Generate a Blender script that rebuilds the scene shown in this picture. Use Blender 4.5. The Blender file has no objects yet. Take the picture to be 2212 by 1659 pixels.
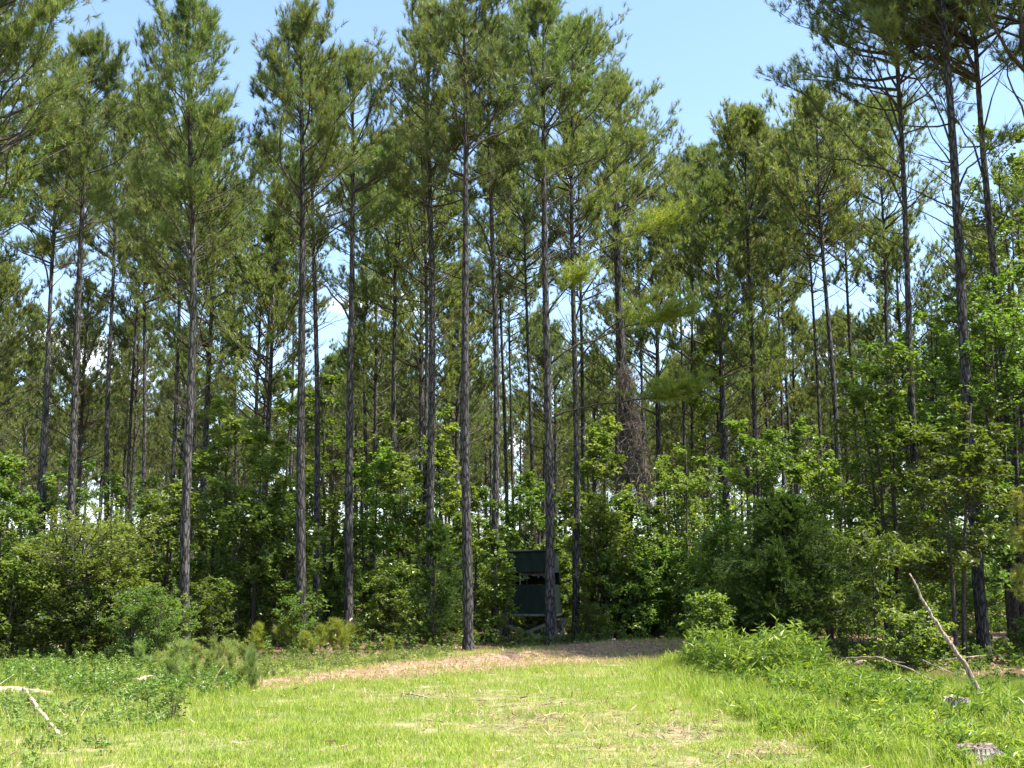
import bpy, math
import numpy as np
from mathutils import Vector

# ------------------------------------------------------------------ camera, sky, sun
sc = bpy.context.scene
F, CX, CY = 2600.0, 1106.0, 829.5            # focal length and centre on a 2212 px wide picture
PITCH = math.radians(9.36)
CAM = np.array([0.0, 0.0, 1.7])
cam = bpy.data.objects.new('camera', bpy.data.cameras.new('camera'))
sc.collection.objects.link(cam)
cam.location = CAM
cam.rotation_euler = (math.radians(90) + PITCH, 0, 0)
cam.data.sensor_width = 36.0
cam.data.lens = 36.0 * F / 2212.0
cam.data.clip_end = 5000
sc.camera = cam

SUN_EL = math.radians(64)
SUN_H = np.array([0.97, -0.26]); SUN_H /= np.linalg.norm(SUN_H)
SUN = np.array([SUN_H[0]*math.cos(SUN_EL), SUN_H[1]*math.cos(SUN_EL), math.sin(SUN_EL)])
sun = bpy.data.objects.new('sun', bpy.data.lights.new('sun', 'SUN'))
sun.data.energy = 5.0
sun.data.angle = math.radians(0.5)
sun.data.color = (1.0, 0.955, 0.88)
sun.rotation_euler = Vector(-SUN).to_track_quat('-Z', 'Y').to_euler()
sc.collection.objects.link(sun)

w = bpy.data.worlds.new('World'); sc.world = w; w.use_nodes = True
nt = w.node_tree; N = nt.nodes; L = nt.links
bg = N['Background']; bg.inputs['Strength'].default_value = 0.122
sky = N.new('ShaderNodeTexSky'); sky.sky_type = 'NISHITA'; sky.sun_disc = False
sky.sun_elevation = SUN_EL; sky.sun_rotation = math.atan2(SUN_H[0], SUN_H[1])
sky.air_density = 1.0; sky.dust_density = 0.9; sky.ozone_density = 2.2
# fair-weather clouds low over the horizon, part of the sky itself
tc = N.new('ShaderNodeTexCoord')
mp = N.new('ShaderNodeMapping'); mp.inputs['Scale'].default_value = (1.0, 1.0, 3.0)
nz = N.new('ShaderNodeTexNoise'); nz.inputs['Scale'].default_value = 4.0; nz.inputs['Detail'].default_value = 6
cr = N.new('ShaderNodeValToRGB'); cr.color_ramp.elements[0].position = 0.57; cr.color_ramp.elements[1].position = 0.66
sep = N.new('ShaderNodeSeparateXYZ')
mr = N.new('ShaderNodeMapRange'); mr.inputs['From Min'].default_value = 0.19; mr.inputs['From Max'].default_value = 0.33
mr.inputs['To Min'].default_value = 1.0; mr.inputs['To Max'].default_value = 0.0
mu = N.new('ShaderNodeMath'); mu.operation = 'MULTIPLY'
mx = N.new('ShaderNodeMixRGB'); mx.inputs['Color2'].default_value = (9.5, 9.7, 10.2, 1)
L.new(tc.outputs['Generated'], mp.inputs['Vector']); L.new(mp.outputs[0], nz.inputs['Vector'])
L.new(nz.outputs['Fac'], cr.inputs['Fac']); L.new(tc.outputs['Generated'], sep.inputs[0]); L.new(sep.outputs['Z'], mr.inputs['Value'])
L.new(cr.outputs['Color'], mu.inputs[0]); L.new(mr.outputs[0], mu.inputs[1]); L.new(mu.outputs[0], mx.inputs['Fac'])
L.new(sky.outputs[0], mx.inputs['Color1']); L.new(mx.outputs[0], bg.inputs['Color'])

sc.view_settings.view_transform = 'Standard'; sc.view_settings.look = 'None'
sc.view_settings.exposure = 1.58; sc.view_settings.gamma = 1.0
cy = sc.cycles
cy.max_bounces = 6; cy.diffuse_bounces = 4; cy.glossy_bounces = 2; cy.transmission_bounces = 4; cy.transparent_max_bounces = 4
cy.caustics_reflective = False; cy.caustics_refractive = False
cy.use_adaptive_sampling = True; cy.adaptive_threshold = 0.015
cy.use_denoising = True
cy.sample_clamp_indirect = 6.0

# ------------------------------------------------------------------ picture <-> place
CT, ST = math.cos(PITCH), math.sin(PITCH)
def ray(px, py):
    return np.array([px-CX, F*CT-(CY-py)*ST, F*ST+(CY-py)*CT])
def at_Y(px, py, Y):
    d = ray(px, py); return CAM + d*(Y/d[1])
def gp(px, py, z=0.0):
    d = ray(px, py); return CAM + d*((z-CAM[2])/d[2])
def proj(x, y, z):
    z = z-CAM[2]; dep = y*CT+z*ST; up = -y*ST+z*CT
    return CX+F*x/dep, CY-F*up/dep

# ------------------------------------------------------------------ numeric helpers
def rs(seed): return np.random.default_rng(seed)
def unit(v):
    n = np.linalg.norm(v, axis=-1, keepdims=True); n[n < 1e-9] = 1; return v/n
def perp(a, rng):
    r = rng.normal(size=a.shape); return unit(np.cross(a, r))
def vnoise(x, y, seed=0):
    x = np.asarray(x, float); y = np.asarray(y, float)
    xi = np.floor(x).astype(np.int64); yi = np.floor(y).astype(np.int64)
    fx = x-xi; fy = y-yi; fx = fx*fx*(3-2*fx); fy = fy*fy*(3-2*fy)
    def h(a, b):
        n = (a*374761393+b*668265263+seed*974634777) & 0x7fffffff
        n = ((n ^ (n >> 13))*1274126177) & 0x7fffffff
        return ((n ^ (n >> 16)) & 0xffff)/65535.0
    return (h(xi, yi)*(1-fx)+h(xi+1, yi)*fx)*(1-fy)+(h(xi, yi+1)*(1-fx)+h(xi+1, yi+1)*fx)*fy
def fbm(x, y, seed=0, o=3):
    s = 0; a = 0.5; t = 0
    for k in range(o):
        s = s+a*vnoise(x*2**k, y*2**k, seed+k*7); t += a; a *= .5
    return s/t
def inpoly(x, y, poly):
    ins = np.zeros(np.shape(x), bool); n = len(poly)
    for i in range(n):
        x1, y1 = poly[i]; x2, y2 = poly[(i+1) % n]
        if y1 == y2: continue
        c = ((y1 > y) != (y2 > y)) & (x < (x2-x1)*(y-y1)/(y2-y1)+x1)
        ins ^= c
    return ins

def mesh(name, V, polys, mats, smooth=False, attr=None):
    """polys: list of (int array (n,k), material index, per-face random or None)"""
    me = bpy.data.meshes.new(name)
    V = np.ascontiguousarray(V, np.float32)
    me.vertices.add(len(V)); me.vertices.foreach_set('co', V.ravel())
    tot = []; idx = []; mi = []; rn = []
    for P, m, r in polys:
        if len(P) == 0: continue
        tot.append(np.full(len(P), P.shape[1], np.int32)); idx.append(P.astype(np.int32).ravel())
        mi.append(np.full(len(P), m, np.int32)); rn.append(np.zeros(len(P), np.float32) if r is None else r.astype(np.float32))
    tot = np.concatenate(tot); idx = np.concatenate(idx); mi = np.concatenate(mi); rn = np.concatenate(rn)
    me.loops.add(len(idx)); me.loops.foreach_set('vertex_index', idx)
    me.polygons.add(len(tot)); me.polygons.foreach_set('loop_start', (np.cumsum(tot)-tot).astype(np.int32))
    me.polygons.foreach_set('material_index', mi)
    me.polygons.foreach_set('use_smooth', np.full(len(tot), smooth))
    me.update(calc_edges=True)
    a = me.attributes.new('rnd', 'FLOAT', 'FACE'); a.data.foreach_set('value', rn)
    if attr:
        for k, v in attr.items():
            a = me.attributes.new(k, 'FLOAT', 'POINT'); a.data.foreach_set('value', np.asarray(v, np.float32))
    for m in (mats if isinstance(mats, (list, tuple)) else [mats]): me.materials.append(m)
    me.validate()
    return me

def segs(P0, P1, r0, r1, sides=4):
    """open tapered tubes, one per segment"""
    n = len(P0); a = unit(P1-P0)
    h = np.where(np.abs(a[:, 2:3]) > .9, np.array([[1., 0, 0]]), np.array([[0., 0, 1]]))
    u = unit(np.cross(a, h)); v = np.cross(a, u)
    t = np.arange(sides)*2*np.pi/sides
    ring = u[:, None, :]*np.cos(t)[None, :, None]+v[:, None, :]*np.sin(t)[None, :, None]
    V = np.concatenate([P0[:, None]+ring*np.asarray(r0).reshape(-1, 1, 1), P1[:, None]+ring*np.asarray(r1).reshape(-1, 1, 1)], 1)
    b = (np.arange(n)*2*sides)[:, None]; k = np.arange(sides)[None]; k2 = (k+1) % sides
    Q = np.stack([b+k, b+k2, b+sides+k2, b+sides+k], -1).reshape(-1, 4)
    return V.reshape(-1, 3), Q

def tube(path, rad, sides=14, rough=0.0, seed=0, cap=True):
    path = np.asarray(path, float); rad = np.asarray(rad, float); n = len(path)
    t = np.gradient(path, axis=0); t = unit(t)
    ref = np.array([1., 0, 0]) if abs(t[0][0]) < .8 else np.array([0, 0, 1.])
    u = unit(ref[None]-t*(t@ref)[:, None]); v = np.cross(t, u)
    th = np.arange(sides)*2*np.pi/sides
    R = rad[:, None]*np.ones((1, sides))
    if rough:
        g = rs(seed).normal(size=(n, sides)); g2 = rs(seed+1).normal(size=(max(2, n//5+2), sides))
        ii = np.linspace(0, len(g2)-1.001, n); k = ii.astype(int); f = (ii-k)[:, None]
        R = R*(1+rough*g+rough*1.2*(g2[k]*(1-f)+g2[k+1]*f))
    V = path[:, None]+u[:, None]*(R*np.cos(th))[..., None]+v[:, None]*(R*np.sin(th))[..., None]
    b = (np.arange(n-1)*sides)[:, None]; k = np.arange(sides)[None]; k2 = (k+1) % sides
    Q = np.stack([b+k, b+k2, b+sides+k2, b+sides+k], -1).reshape(-1, 4)
    V = V.reshape(-1, 3)
    if cap:
        c = len(V); V = np.vstack([V, path[0:1], path[-1:]])
        kk = np.arange(sides); k2 = (kk+1) % sides
        Q = np.vstack([Q, np.stack([k2, kk, np.full(sides, c), np.full(sides, c)], -1)]) if False else Q
        T = np.vstack([np.stack([k2, kk, np.full(sides, c)], -1), np.stack([(n-1)*sides+kk, (n-1)*sides+k2, np.full(sides, c+1)], -1)])
        return V, Q, T
    return V, Q, np.zeros((0, 3), int)

class MB:
    def __init__(s): s.V = []; s.P = []; s.n = 0
    def add(s, V, P, m=0, r=None):
        s.V.append(V); s.P.append((np.asarray(P)+s.n, m, r)); s.n += len(V)
    def tube(s, path, rad, sides=14, rough=0, seed=0, m=0):
        V, Q, T = tube(path, rad, sides, rough, seed); s.V.append(V)
        s.P.append((Q+s.n, m, None)); s.P.append((T+s.n, m, None)); s.n += len(V)
    def box(s, c, d, rot=None, m=0, bev=0.0):
        c = np.array(c, float); d = np.array(d, float)/2
        if bev:
            # bevelled box: 24 vertices
            pts = []
            for sx in (-1, 1):
                for sy in (-1, 1):
                    for sz in (-1, 1):
                        S = np.array([sx, sy, sz])
                        for ax in range(3):
                            q = S*d; q = q.copy()
                            for k in range(3):
                                if k != ax: q[k] -= S[k]*bev
                            pts.append(q)
            pts = np.array(pts)
            import bmesh
            bm = bmesh.new()
            for p in pts: bm.verts.new(p)
            bmesh.ops.convex_hull(bm, input=bm.verts)
            bm.verts.ensure_lookup_table(); bm.verts.index_update()
            V = np.array([v.co[:] for v in bm.verts]); T = np.array([[v.index for v in f.verts] for f in bm.faces if len(f.verts) == 3])
            bm.free()
        else:
            V = np.array([[x, y, z] for x in (-1, 1) for y in (-1, 1) for z in (-1, 1)])*d
            T = np.array([[0, 1, 3, 2], [4, 6, 7, 5], [0, 4, 5, 1], [2, 3, 7, 6], [0, 2, 6, 4], [1, 5, 7, 3]])
        if rot is not None: V = V@np.array(rot).T
        s.add(V+c, T, m)
    def build(s, name, mats, smooth=False, attr=None):
        return mesh(name, np.vstack(s.V), s.P, mats, smooth, attr)

C = sc.collection
def link(name, data=None, parent=None, loc=None, rotz=None, **kw):
    o = bpy.data.objects.new(name, data); C.objects.link(o)
    if parent is not None: o.parent = parent
    if loc is not None: o.location = [float(v) for v in loc]
    if rotz is not None: o.rotation_euler = (0, 0, rotz)
    for k, v in kw.items(): o[k] = v
    return o
def copy_tree(o, parent=None):
    c = o.copy(); C.objects.link(c); c.parent = parent
    for ch in list(o.children): copy_tree(ch, c)
    return c

# ------------------------------------------------------------------ materials
def nodes(name):
    m = bpy.data.materials.new(name); m.use_nodes = True
    t = m.node_tree; t.nodes.clear()
    out = t.nodes.new('ShaderNodeOutputMaterial')
    return m, t, out
def ramp(t, stops, src):
    r = t.nodes.new('ShaderNodeValToRGB'); e = r.color_ramp.elements
    while len(e) > len(stops): e.remove(e[-1])
    while len(e) < len(stops): e.new(0.5)
    for i, (p, c) in enumerate(stops): e[i].position = p; e[i].color = (*c, 1)
    t.links.new(src, r.inputs['Fac']); return r.outputs['Color']
def leaf_mat(name, stops, trans=0.35, rough=0.5, spec=0.4, tint=(1.25, 1.3, 0.5), patch=0.0, pscale=0.5, objvar=0.25, tobj=False):
    m, t, out = nodes(name); n = t.nodes; l = t.links
    at = n.new('ShaderNodeAttribute'); at.attribute_name = 'rnd'
    fac = at.outputs['Fac']
    if patch:
        g = n.new('ShaderNodeNewGeometry'); nz = n.new('ShaderNodeTexNoise'); nz.inputs['Scale'].default_value = pscale; nz.inputs['Detail'].default_value = 3
        l.new(g.outputs['Position'], nz.inputs['Vector'])
        a = n.new('ShaderNodeMath'); a.operation = 'MULTIPLY_ADD'; a.inputs[1].default_value = patch*2; a.inputs[2].default_value = -patch
        l.new(nz.outputs['Fac'], a.inputs[0]); b = n.new('ShaderNodeMath'); b.operation = 'ADD'; b.use_clamp = True
        l.new(a.outputs[0], b.inputs[0]); l.new(fac, b.inputs[1]); fac = b.outputs[0]
        n2 = n.new('ShaderNodeTexNoise'); n2.inputs['Scale'].default_value = pscale*7; n2.inputs['Detail'].default_value = 4; l.new(g.outputs['Position'], n2.inputs['Vector'])
        a2 = n.new('ShaderNodeMath'); a2.operation = 'MULTIPLY_ADD'; a2.inputs[1].default_value = patch*3; a2.inputs[2].default_value = -patch*1.5
        l.new(n2.outputs['Fac'], a2.inputs[0]); b2 = n.new('ShaderNodeMath'); b2.operation = 'ADD'; b2.use_clamp = True
        l.new(a2.outputs[0], b2.inputs[0]); l.new(fac, b2.inputs[1]); fac = b2.outputs[0]
    col = ramp(t, stops, fac)
    oi = n.new('ShaderNodeObjectInfo')
    v = n.new('ShaderNodeMapRange'); v.inputs['To Min'].default_value = 1-objvar; v.inputs['To Max'].default_value = 1+objvar
    l.new(oi.outputs['Random'], v.inputs['Value'])
    hs = n.new('ShaderNodeHueSaturation'); l.new(col, hs.inputs['Color']); l.new(v.outputs[0], hs.inputs['Value'])
    mh = n.new('ShaderNodeMath'); mh.operation = 'MULTIPLY_ADD'; mh.inputs[1].default_value = 7.31; l.new(oi.outputs['Random'], mh.inputs[0]); mh.inputs[2].default_value = .0
    fr = n.new('ShaderNodeMath'); fr.operation = 'FRACT'; l.new(mh.outputs[0], fr.inputs[0])
    hr = n.new('ShaderNodeMapRange'); hr.inputs['To Min'].default_value = .5-.08*objvar; hr.inputs['To Max'].default_value = .5+.08*objvar
    l.new(fr.outputs[0], hr.inputs['Value']); l.new(hr.outputs[0], hs.inputs['Hue'])
    p = n.new('ShaderNodeBsdfPrincipled'); p.inputs['Roughness'].default_value = rough; p.inputs['Specular IOR Level'].default_value = spec
    l.new(hs.outputs[0], p.inputs['Base Color'])
    tr = n.new('ShaderNodeBsdfTranslucent')
    mc = n.new('ShaderNodeMixRGB'); mc.blend_type = 'MULTIPLY'; mc.inputs['Fac'].default_value = 1; mc.inputs['Color2'].default_value = (*[x for x in tint], 1)
    l.new(hs.outputs[0], mc.inputs['Color1']); l.new(mc.outputs[0], tr.inputs['Color'])
    ms = n.new('ShaderNodeMixShader'); ms.inputs['Fac'].default_value = trans
    l.new(p.outputs[0], ms.inputs[1]); l.new(tr.outputs[0], ms.inputs[2]); l.new(ms.outputs[0], out.inputs['Surface'])
    return m
def wood_mat(name, c0, c1, c2, scale=(14, 14, 3.0), bump=0.6, rough=0.9, dist=0.03):
    m, t, out = nodes(name); n = t.nodes; l = t.links
    tc = n.new('ShaderNodeTexCoord'); mp = n.new('ShaderNodeMapping'); mp.inputs['Scale'].default_value = scale
    l.new(tc.outputs['Object'], mp.inputs['Vector'])
    vo = n.new('ShaderNodeTexVoronoi'); vo.feature = 'DISTANCE_TO_EDGE'; vo.inputs['Scale'].default_value = 1.0
    wz = n.new('ShaderNodeTexNoise'); wz.inputs['Scale'].default_value = 1.3; wz.inputs['Detail'].default_value = 4
    l.new(mp.outputs[0], wz.inputs['Vector'])
    ad = n.new('ShaderNodeMixRGB'); ad.blend_type = 'ADD'; ad.inputs['Fac'].default_value = .8
    l.new(mp.outputs[0], ad.inputs['Color1']); l.new(wz.outputs['Color'], ad.inputs['Color2']); l.new(ad.outputs[0], vo.inputs['Vector'])
    nz = n.new('ShaderNodeTexNoise'); nz.inputs['Scale'].default_value = 2.2; nz.inputs['Detail'].default_value = 5; nz.inputs['Roughness'].default_value = .7
    l.new(mp.outputs[0], nz.inputs['Vector'])
    col = ramp(t, [(0.3, c1), (0.7, c2)], nz.outputs['Fac'])
    ed = n.new('ShaderNodeMapRange'); ed.inputs['From Min'].default_value = 0.02; ed.inputs['From Max'].default_value = 0.22; l.new(vo.outputs['Distance'], ed.inputs['Value'])
    mx = n.new('ShaderNodeMixRGB'); mx.inputs['Color1'].default_value = (*c0, 1); l.new(ed.outputs[0], mx.inputs['Fac']); l.new(col, mx.inputs['Color2'])
    oi = n.new('ShaderNodeObjectInfo'); hv = n.new('ShaderNodeMapRange'); hv.inputs['To Min'].default_value = .8; hv.inputs['To Max'].default_value = 1.2
    l.new(oi.outputs['Random'], hv.inputs['Value']); hs = n.new('ShaderNodeHueSaturation'); l.new(mx.outputs[0], hs.inputs['Color']); l.new(hv.outputs[0], hs.inputs['Value'])
    p = n.new('ShaderNodeBsdfPrincipled'); p.inputs['Roughness'].default_value = rough; p.inputs['Specular IOR Level'].default_value = .25
    l.new(hs.outputs[0], p.inputs['Base Color'])
    ht = n.new('ShaderNodeMath'); ht.operation = 'ADD'; l.new(ed.outputs[0], ht.inputs[0]); l.new(nz.outputs['Fac'], ht.inputs[1])
    b = n.new('ShaderNodeBump'); b.inputs['Strength'].default_value = bump; b.inputs['Distance'].default_value = dist
    l.new(ht.outputs[0], b.inputs['Height']); l.new(b.outputs[0], p.inputs['Normal']); l.new(p.outputs[0], out.inputs['Surface'])
    return m

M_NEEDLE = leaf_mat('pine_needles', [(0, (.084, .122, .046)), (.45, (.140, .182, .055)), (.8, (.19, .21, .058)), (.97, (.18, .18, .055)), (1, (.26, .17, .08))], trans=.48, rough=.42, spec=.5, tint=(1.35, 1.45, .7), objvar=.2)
M_NEEDLE_Y = leaf_mat('sunlit_pine_needles', [(0, (.16, .21, .035)), (.6, (.23, .28, .05)), (1, (.30, .32, .065))], trans=.45, rough=.45, spec=.4, tint=(1.5, 1.4, .6), objvar=.1)  # brighter needle colour; sun on the long low boughs is painted in
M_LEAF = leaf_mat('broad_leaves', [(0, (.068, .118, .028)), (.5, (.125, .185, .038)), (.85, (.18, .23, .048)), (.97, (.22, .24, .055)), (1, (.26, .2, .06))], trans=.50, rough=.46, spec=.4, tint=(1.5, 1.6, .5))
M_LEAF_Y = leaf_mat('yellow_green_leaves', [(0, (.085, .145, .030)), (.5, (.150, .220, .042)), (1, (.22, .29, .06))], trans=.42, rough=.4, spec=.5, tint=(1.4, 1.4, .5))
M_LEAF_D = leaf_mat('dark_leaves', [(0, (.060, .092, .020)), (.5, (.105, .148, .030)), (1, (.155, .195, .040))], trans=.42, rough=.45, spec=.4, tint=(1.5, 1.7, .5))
M_FEATHER = leaf_mat('feathery_leaves', [(0, (.036, .058, .012)), (.5, (.062, .092, .017)), (1, (.10, .135, .026))], trans=.32, rough=.6, spec=.25, tint=(1.3, 1.4, .6))
M_FENNEL = leaf_mat('fennel_leaves', [(0, (.14, .20, .055)), (.5, (.22, .28, .08)), (1, (.30, .33, .12))], trans=.4, rough=.6, spec=.2, tint=(1.3, 1.3, .6))
M_WEED = leaf_mat('weed_leaves', [(0, (.10, .17, .032)), (.5, (.20, .28, .045)), (1, (.32, .37, .08))], trans=.4, rough=.4, spec=.45, tint=(1.3, 1.4, .5), objvar=.1)
M_GRASS = leaf_mat('field_grass', [(0, (.14, .21, .03)), (.35, (.29, .39, .046)), (.65, (.38, .44, .088)), (.85, (.46, .42, .18)), (1, (.52, .43, .26))], trans=.42, rough=.5, spec=.3, tint=(1.2, 1.25, .5), patch=.30, pscale=.55, objvar=0)
M_STRAWM = leaf_mat('dead_straw', [(0, (.10, .06, .035)), (.5, (.22, .14, .085)), (.9, (.40, .29, .18)), (1, (.58, .48, .34))], trans=.1, rough=.7, spec=.2, tint=(1, 1, 1), objvar=0)
M_GOLD = leaf_mat('golden_needles', [(0, (.15, .18, .03)), (.5, (.22, .26, .05)), (1, (.30, .26, .08))], trans=.4, rough=.5, spec=.3, tint=(1.3, 1.2, .5))
M_BARK = wood_mat('pine_bark', (.014, .0132, .0125), (.050, .046, .0435), (.15, .139, .129))
M_TWIG = wood_mat('twig_bark', (.035, .028, .022), (.07, .055, .045), (.11, .09, .075), scale=(20, 20, 8), bump=.2)
M_DEAD = wood_mat('dead_wood', (.16, .11, .08), (.34, .26, .20), (.52, .44, .36), scale=(30, 30, 6), bump=.4, dist=.01)
M_LOG = wood_mat('pale_barkless_wood', (.25, .17, .11), (.50, .40, .30), (.66, .57, .45), scale=(18, 60, 60), bump=.3, dist=.01)
M_STUMP = wood_mat('stump_side', (.06, .045, .04), (.24, .21, .19), (.44, .40, .35), scale=(28, 28, 6), bump=.8, dist=.02)
M_CUT = wood_mat('stump_top', (.10, .075, .058), (.19, .15, .115), (.33, .27, .21), scale=(12, 12, 12), bump=.3, dist=.01)
M_VINE = leaf_mat('dead_vine', [(0, (.06, .047, .038)), (.6, (.15, .12, .095)), (1, (.27, .225, .18))], trans=.1, rough=.8, spec=.2, tint=(1, 1, 1))

def plain(name, col, rough=.6, spec=.4, var=.15, nscale=6, bump=.15, metallic=0):
    m, t, out = nodes(name); n = t.nodes; l = t.links
    tc = n.new('ShaderNodeTexCoord'); nz = n.new('ShaderNodeTexNoise'); nz.inputs['Scale'].default_value = nscale; nz.inputs['Detail'].default_value = 6; nz.inputs['Roughness'].default_value = .65
    mp = n.new('ShaderNodeMapping'); mp.inputs['Scale'].default_value = (1, 1, .3); l.new(tc.outputs['Object'], mp.inputs['Vector']); l.new(mp.outputs[0], nz.inputs['Vector'])
    c = ramp(t, [(.3, tuple(x*(1-var) for x in col)), (.7, tuple(min(1, x*(1+var)) for x in col))], nz.outputs['Fac'])
    p = n.new('ShaderNodeBsdfPrincipled'); p.inputs['Roughness'].default_value = rough; p.inputs['Specular IOR Level'].default_value = spec; p.inputs['Metallic'].default_value = metallic
    l.new(c, p.inputs['Base Color']); b = n.new('ShaderNodeBump'); b.inputs['Strength'].default_value = bump; b.inputs['Distance'].default_value = .01
    l.new(nz.outputs['Fac'], b.inputs['Height']); l.new(b.outputs[0], p.inputs['Normal']); l.new(p.outputs[0], out.inputs['Surface'])
    return m
M_PAINT = plain('green_painted_plywood', (.015, .024, .017), .8, .12, .35)
M_PAINT2 = plain('sunlit_green_plywood', (.12, .15, .095), .7, .2, .35)  # lighter copy for the right wall; its sunlight is put into the colour
M_INT = plain('dark_interior', (.02, .02, .018), .9, .1)
M_CLOTH = plain('grey_cloth', (.09, .08, .075), .9, .1, .4, 12)
M_LUMBER = plain('weathered_lumber', (.12, .125, .10), .8, .2, .4, 10)
M_LUMBER2 = plain('pale_lumber', (.36, .31, .25), .8, .2, .3, 10)  # pale copy for right-hand beam and brace, sunlight put into the colour
M_ROOF = plain('dark_roofing', (.010, .012, .011), .9, .05)

# ------------------------------------------------------------------ ground
EDGE = [(-60, 20), (-16, 23.5), (-9, 24), (-5.2, 26.5), (-2, 29.5), (3, 33), (5.5, 36), (6.6, 30), (6.6, 24), (9, 19), (14, 16), (60, 16)]
def edge_y(x):
    e = np.array([(-60, 20), (-16, 23.0), (-9, 23.5), (-5.2, 26.5), (-2, 30.0), (3, 33.2), (5.0, 35.5), (5.4, 27), (7, 22.5), (10, 18.5), (14, 16), (60, 15)])
    return np.interp(x, e[:, 0], e[:, 1])
TRK = np.array([(-9.0, 18.3), (-4.4, 21.2), (-3.2, 22.6), (-1.6, 24.6), (0.6, 27.6), (2.6, 30.0), (5.0, 32.2), (9, 34.8), (16, 37.5), (40, 42)])
TW = np.array([.35, .75, 1.1, 1.6, 2.2, 2.5, 2.3, 1.8, 1.8, 1.8])
def dist_track(x, y):
    best = np.full(np.shape(x), 1e9); sd = np.zeros(np.shape(x)); wd = np.ones(np.shape(x))
    for i in range(len(TRK)-1):
        a, b = TRK[i], TRK[i+1]; d = b-a; t = np.clip(((x-a[0])*d[0]+(y-a[1])*d[1])/(d@d), 0, 1)
        dd = np.hypot(x-a[0]-t*d[0], y-a[1]-t*d[1]); w_ = TW[i]*(1-t)+TW[i+1]*t
        side = np.sign((x-a[0])*d[1]-(y-a[1])*d[0])
        m = dd < best; best = np.where(m, dd, best); wd = np.where(m, w_, wd); sd = np.where(m, -side, sd)
    return best, wd, sd       # side > 0 : the wood's side
def gz(x, y):
    x = np.asarray(x, float); y = np.asarray(y, float)
    z = .10*(fbm(x*.22, y*.22, 3)-.5)+.05*(fbm(x*1.3, y*1.3, 9)-.5)
    d, w_, s = dist_track(x, y)
    off = np.where(s > 0, d, -d)
    z = z+.17*np.exp(-((off-w_*.75)/.8)**2)*np.clip((x+1.5)/2.5, 0, 1)*np.clip((7.5-x)/2, 0, 1)*(.7+.8*(fbm(x*1.1, y*1.1, 21)-.3))
    z = z-.05*np.exp(-(d/(w_*.8))**2)-.05*np.exp(-((d-.75)/.17)**2)*(w_ > 1.4)+np.exp(-(d/w_)**2)*.10*(fbm(x*2.6, y*2.6, 17, 4)-.5)
    return z
gx = np.unique(np.concatenate([np.linspace(-2500, -60, 22), np.linspace(-60, -16, 60), np.linspace(-16, 16, 260), np.linspace(16, 60, 60), np.linspace(60, 2500, 22)]))
gy = np.unique(np.concatenate([np.linspace(-600, 0, 12), np.linspace(0, 42, 330), np.linspace(42, 130, 80), np.linspace(130, 4000, 30)]))
GX, GY = np.meshgrid(gx, gy); x_, y_ = GX.ravel(), GY.ravel()
zz = gz(x_, y_)*np.clip((300-np.hypot(x_, y_))/100, 0, 1)
nx, ny = len(gx), len(gy)
i0 = (np.arange(ny-1)[:, None]*nx+np.arange(nx-1)[None]).ravel()
Q = np.stack([i0, i0+1, i0+nx+1, i0+nx], -1)
dT, wT, sT = dist_track(x_, y_)
nzv = fbm(x_*1.7, y_*1.7, 5)
dirt = np.clip((wT*(1.0+.9*(nzv-.5))-dT)/.35+.5, 0, 1)
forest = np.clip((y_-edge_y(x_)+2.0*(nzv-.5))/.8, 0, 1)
m, t, out = nodes('ground_soil'); n = t.nodes; l = t.links
g = n.new('ShaderNodeNewGeometry')
def tnoise(s, d=5, r=.6):
    q = n.new('ShaderNodeTexNoise'); q.inputs['Scale'].default_value = s; q.inputs['Detail'].default_value = d; q.inputs['Roughness'].default_value = r
    l.new(g.outputs['Position'], q.inputs['Vector']); return q.outputs['Fac']
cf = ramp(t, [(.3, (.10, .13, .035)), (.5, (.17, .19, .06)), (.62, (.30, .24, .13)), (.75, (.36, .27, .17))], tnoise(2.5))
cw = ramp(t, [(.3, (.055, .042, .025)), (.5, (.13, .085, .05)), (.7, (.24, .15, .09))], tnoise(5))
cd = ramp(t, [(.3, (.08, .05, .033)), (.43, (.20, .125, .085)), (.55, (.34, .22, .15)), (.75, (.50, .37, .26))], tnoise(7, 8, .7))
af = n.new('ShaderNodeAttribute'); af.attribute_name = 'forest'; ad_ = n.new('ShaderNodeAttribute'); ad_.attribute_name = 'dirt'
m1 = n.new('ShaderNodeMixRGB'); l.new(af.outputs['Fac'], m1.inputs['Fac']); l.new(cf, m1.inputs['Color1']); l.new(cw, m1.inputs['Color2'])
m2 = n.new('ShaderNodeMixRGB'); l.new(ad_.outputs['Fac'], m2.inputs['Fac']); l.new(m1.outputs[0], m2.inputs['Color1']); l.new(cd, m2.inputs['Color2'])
p = n.new('ShaderNodeBsdfPrincipled'); p.inputs['Roughness'].default_value = .95; p.inputs['Specular IOR Level'].default_value = .15
l.new(m2.outputs[0], p.inputs['Base Color']); b = n.new('ShaderNodeBump'); b.inputs['Strength'].default_value = .8; b.inputs['Distance'].default_value = .04
l.new(tnoise(18, 6, .7), b.inputs['Height']); l.new(b.outputs[0], p.inputs['Normal']); l.new(p.outputs[0], out.inputs['Surface'])
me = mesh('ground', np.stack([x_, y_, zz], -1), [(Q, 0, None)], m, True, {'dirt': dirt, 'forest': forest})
link('ground', me, kind='structure')

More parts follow.
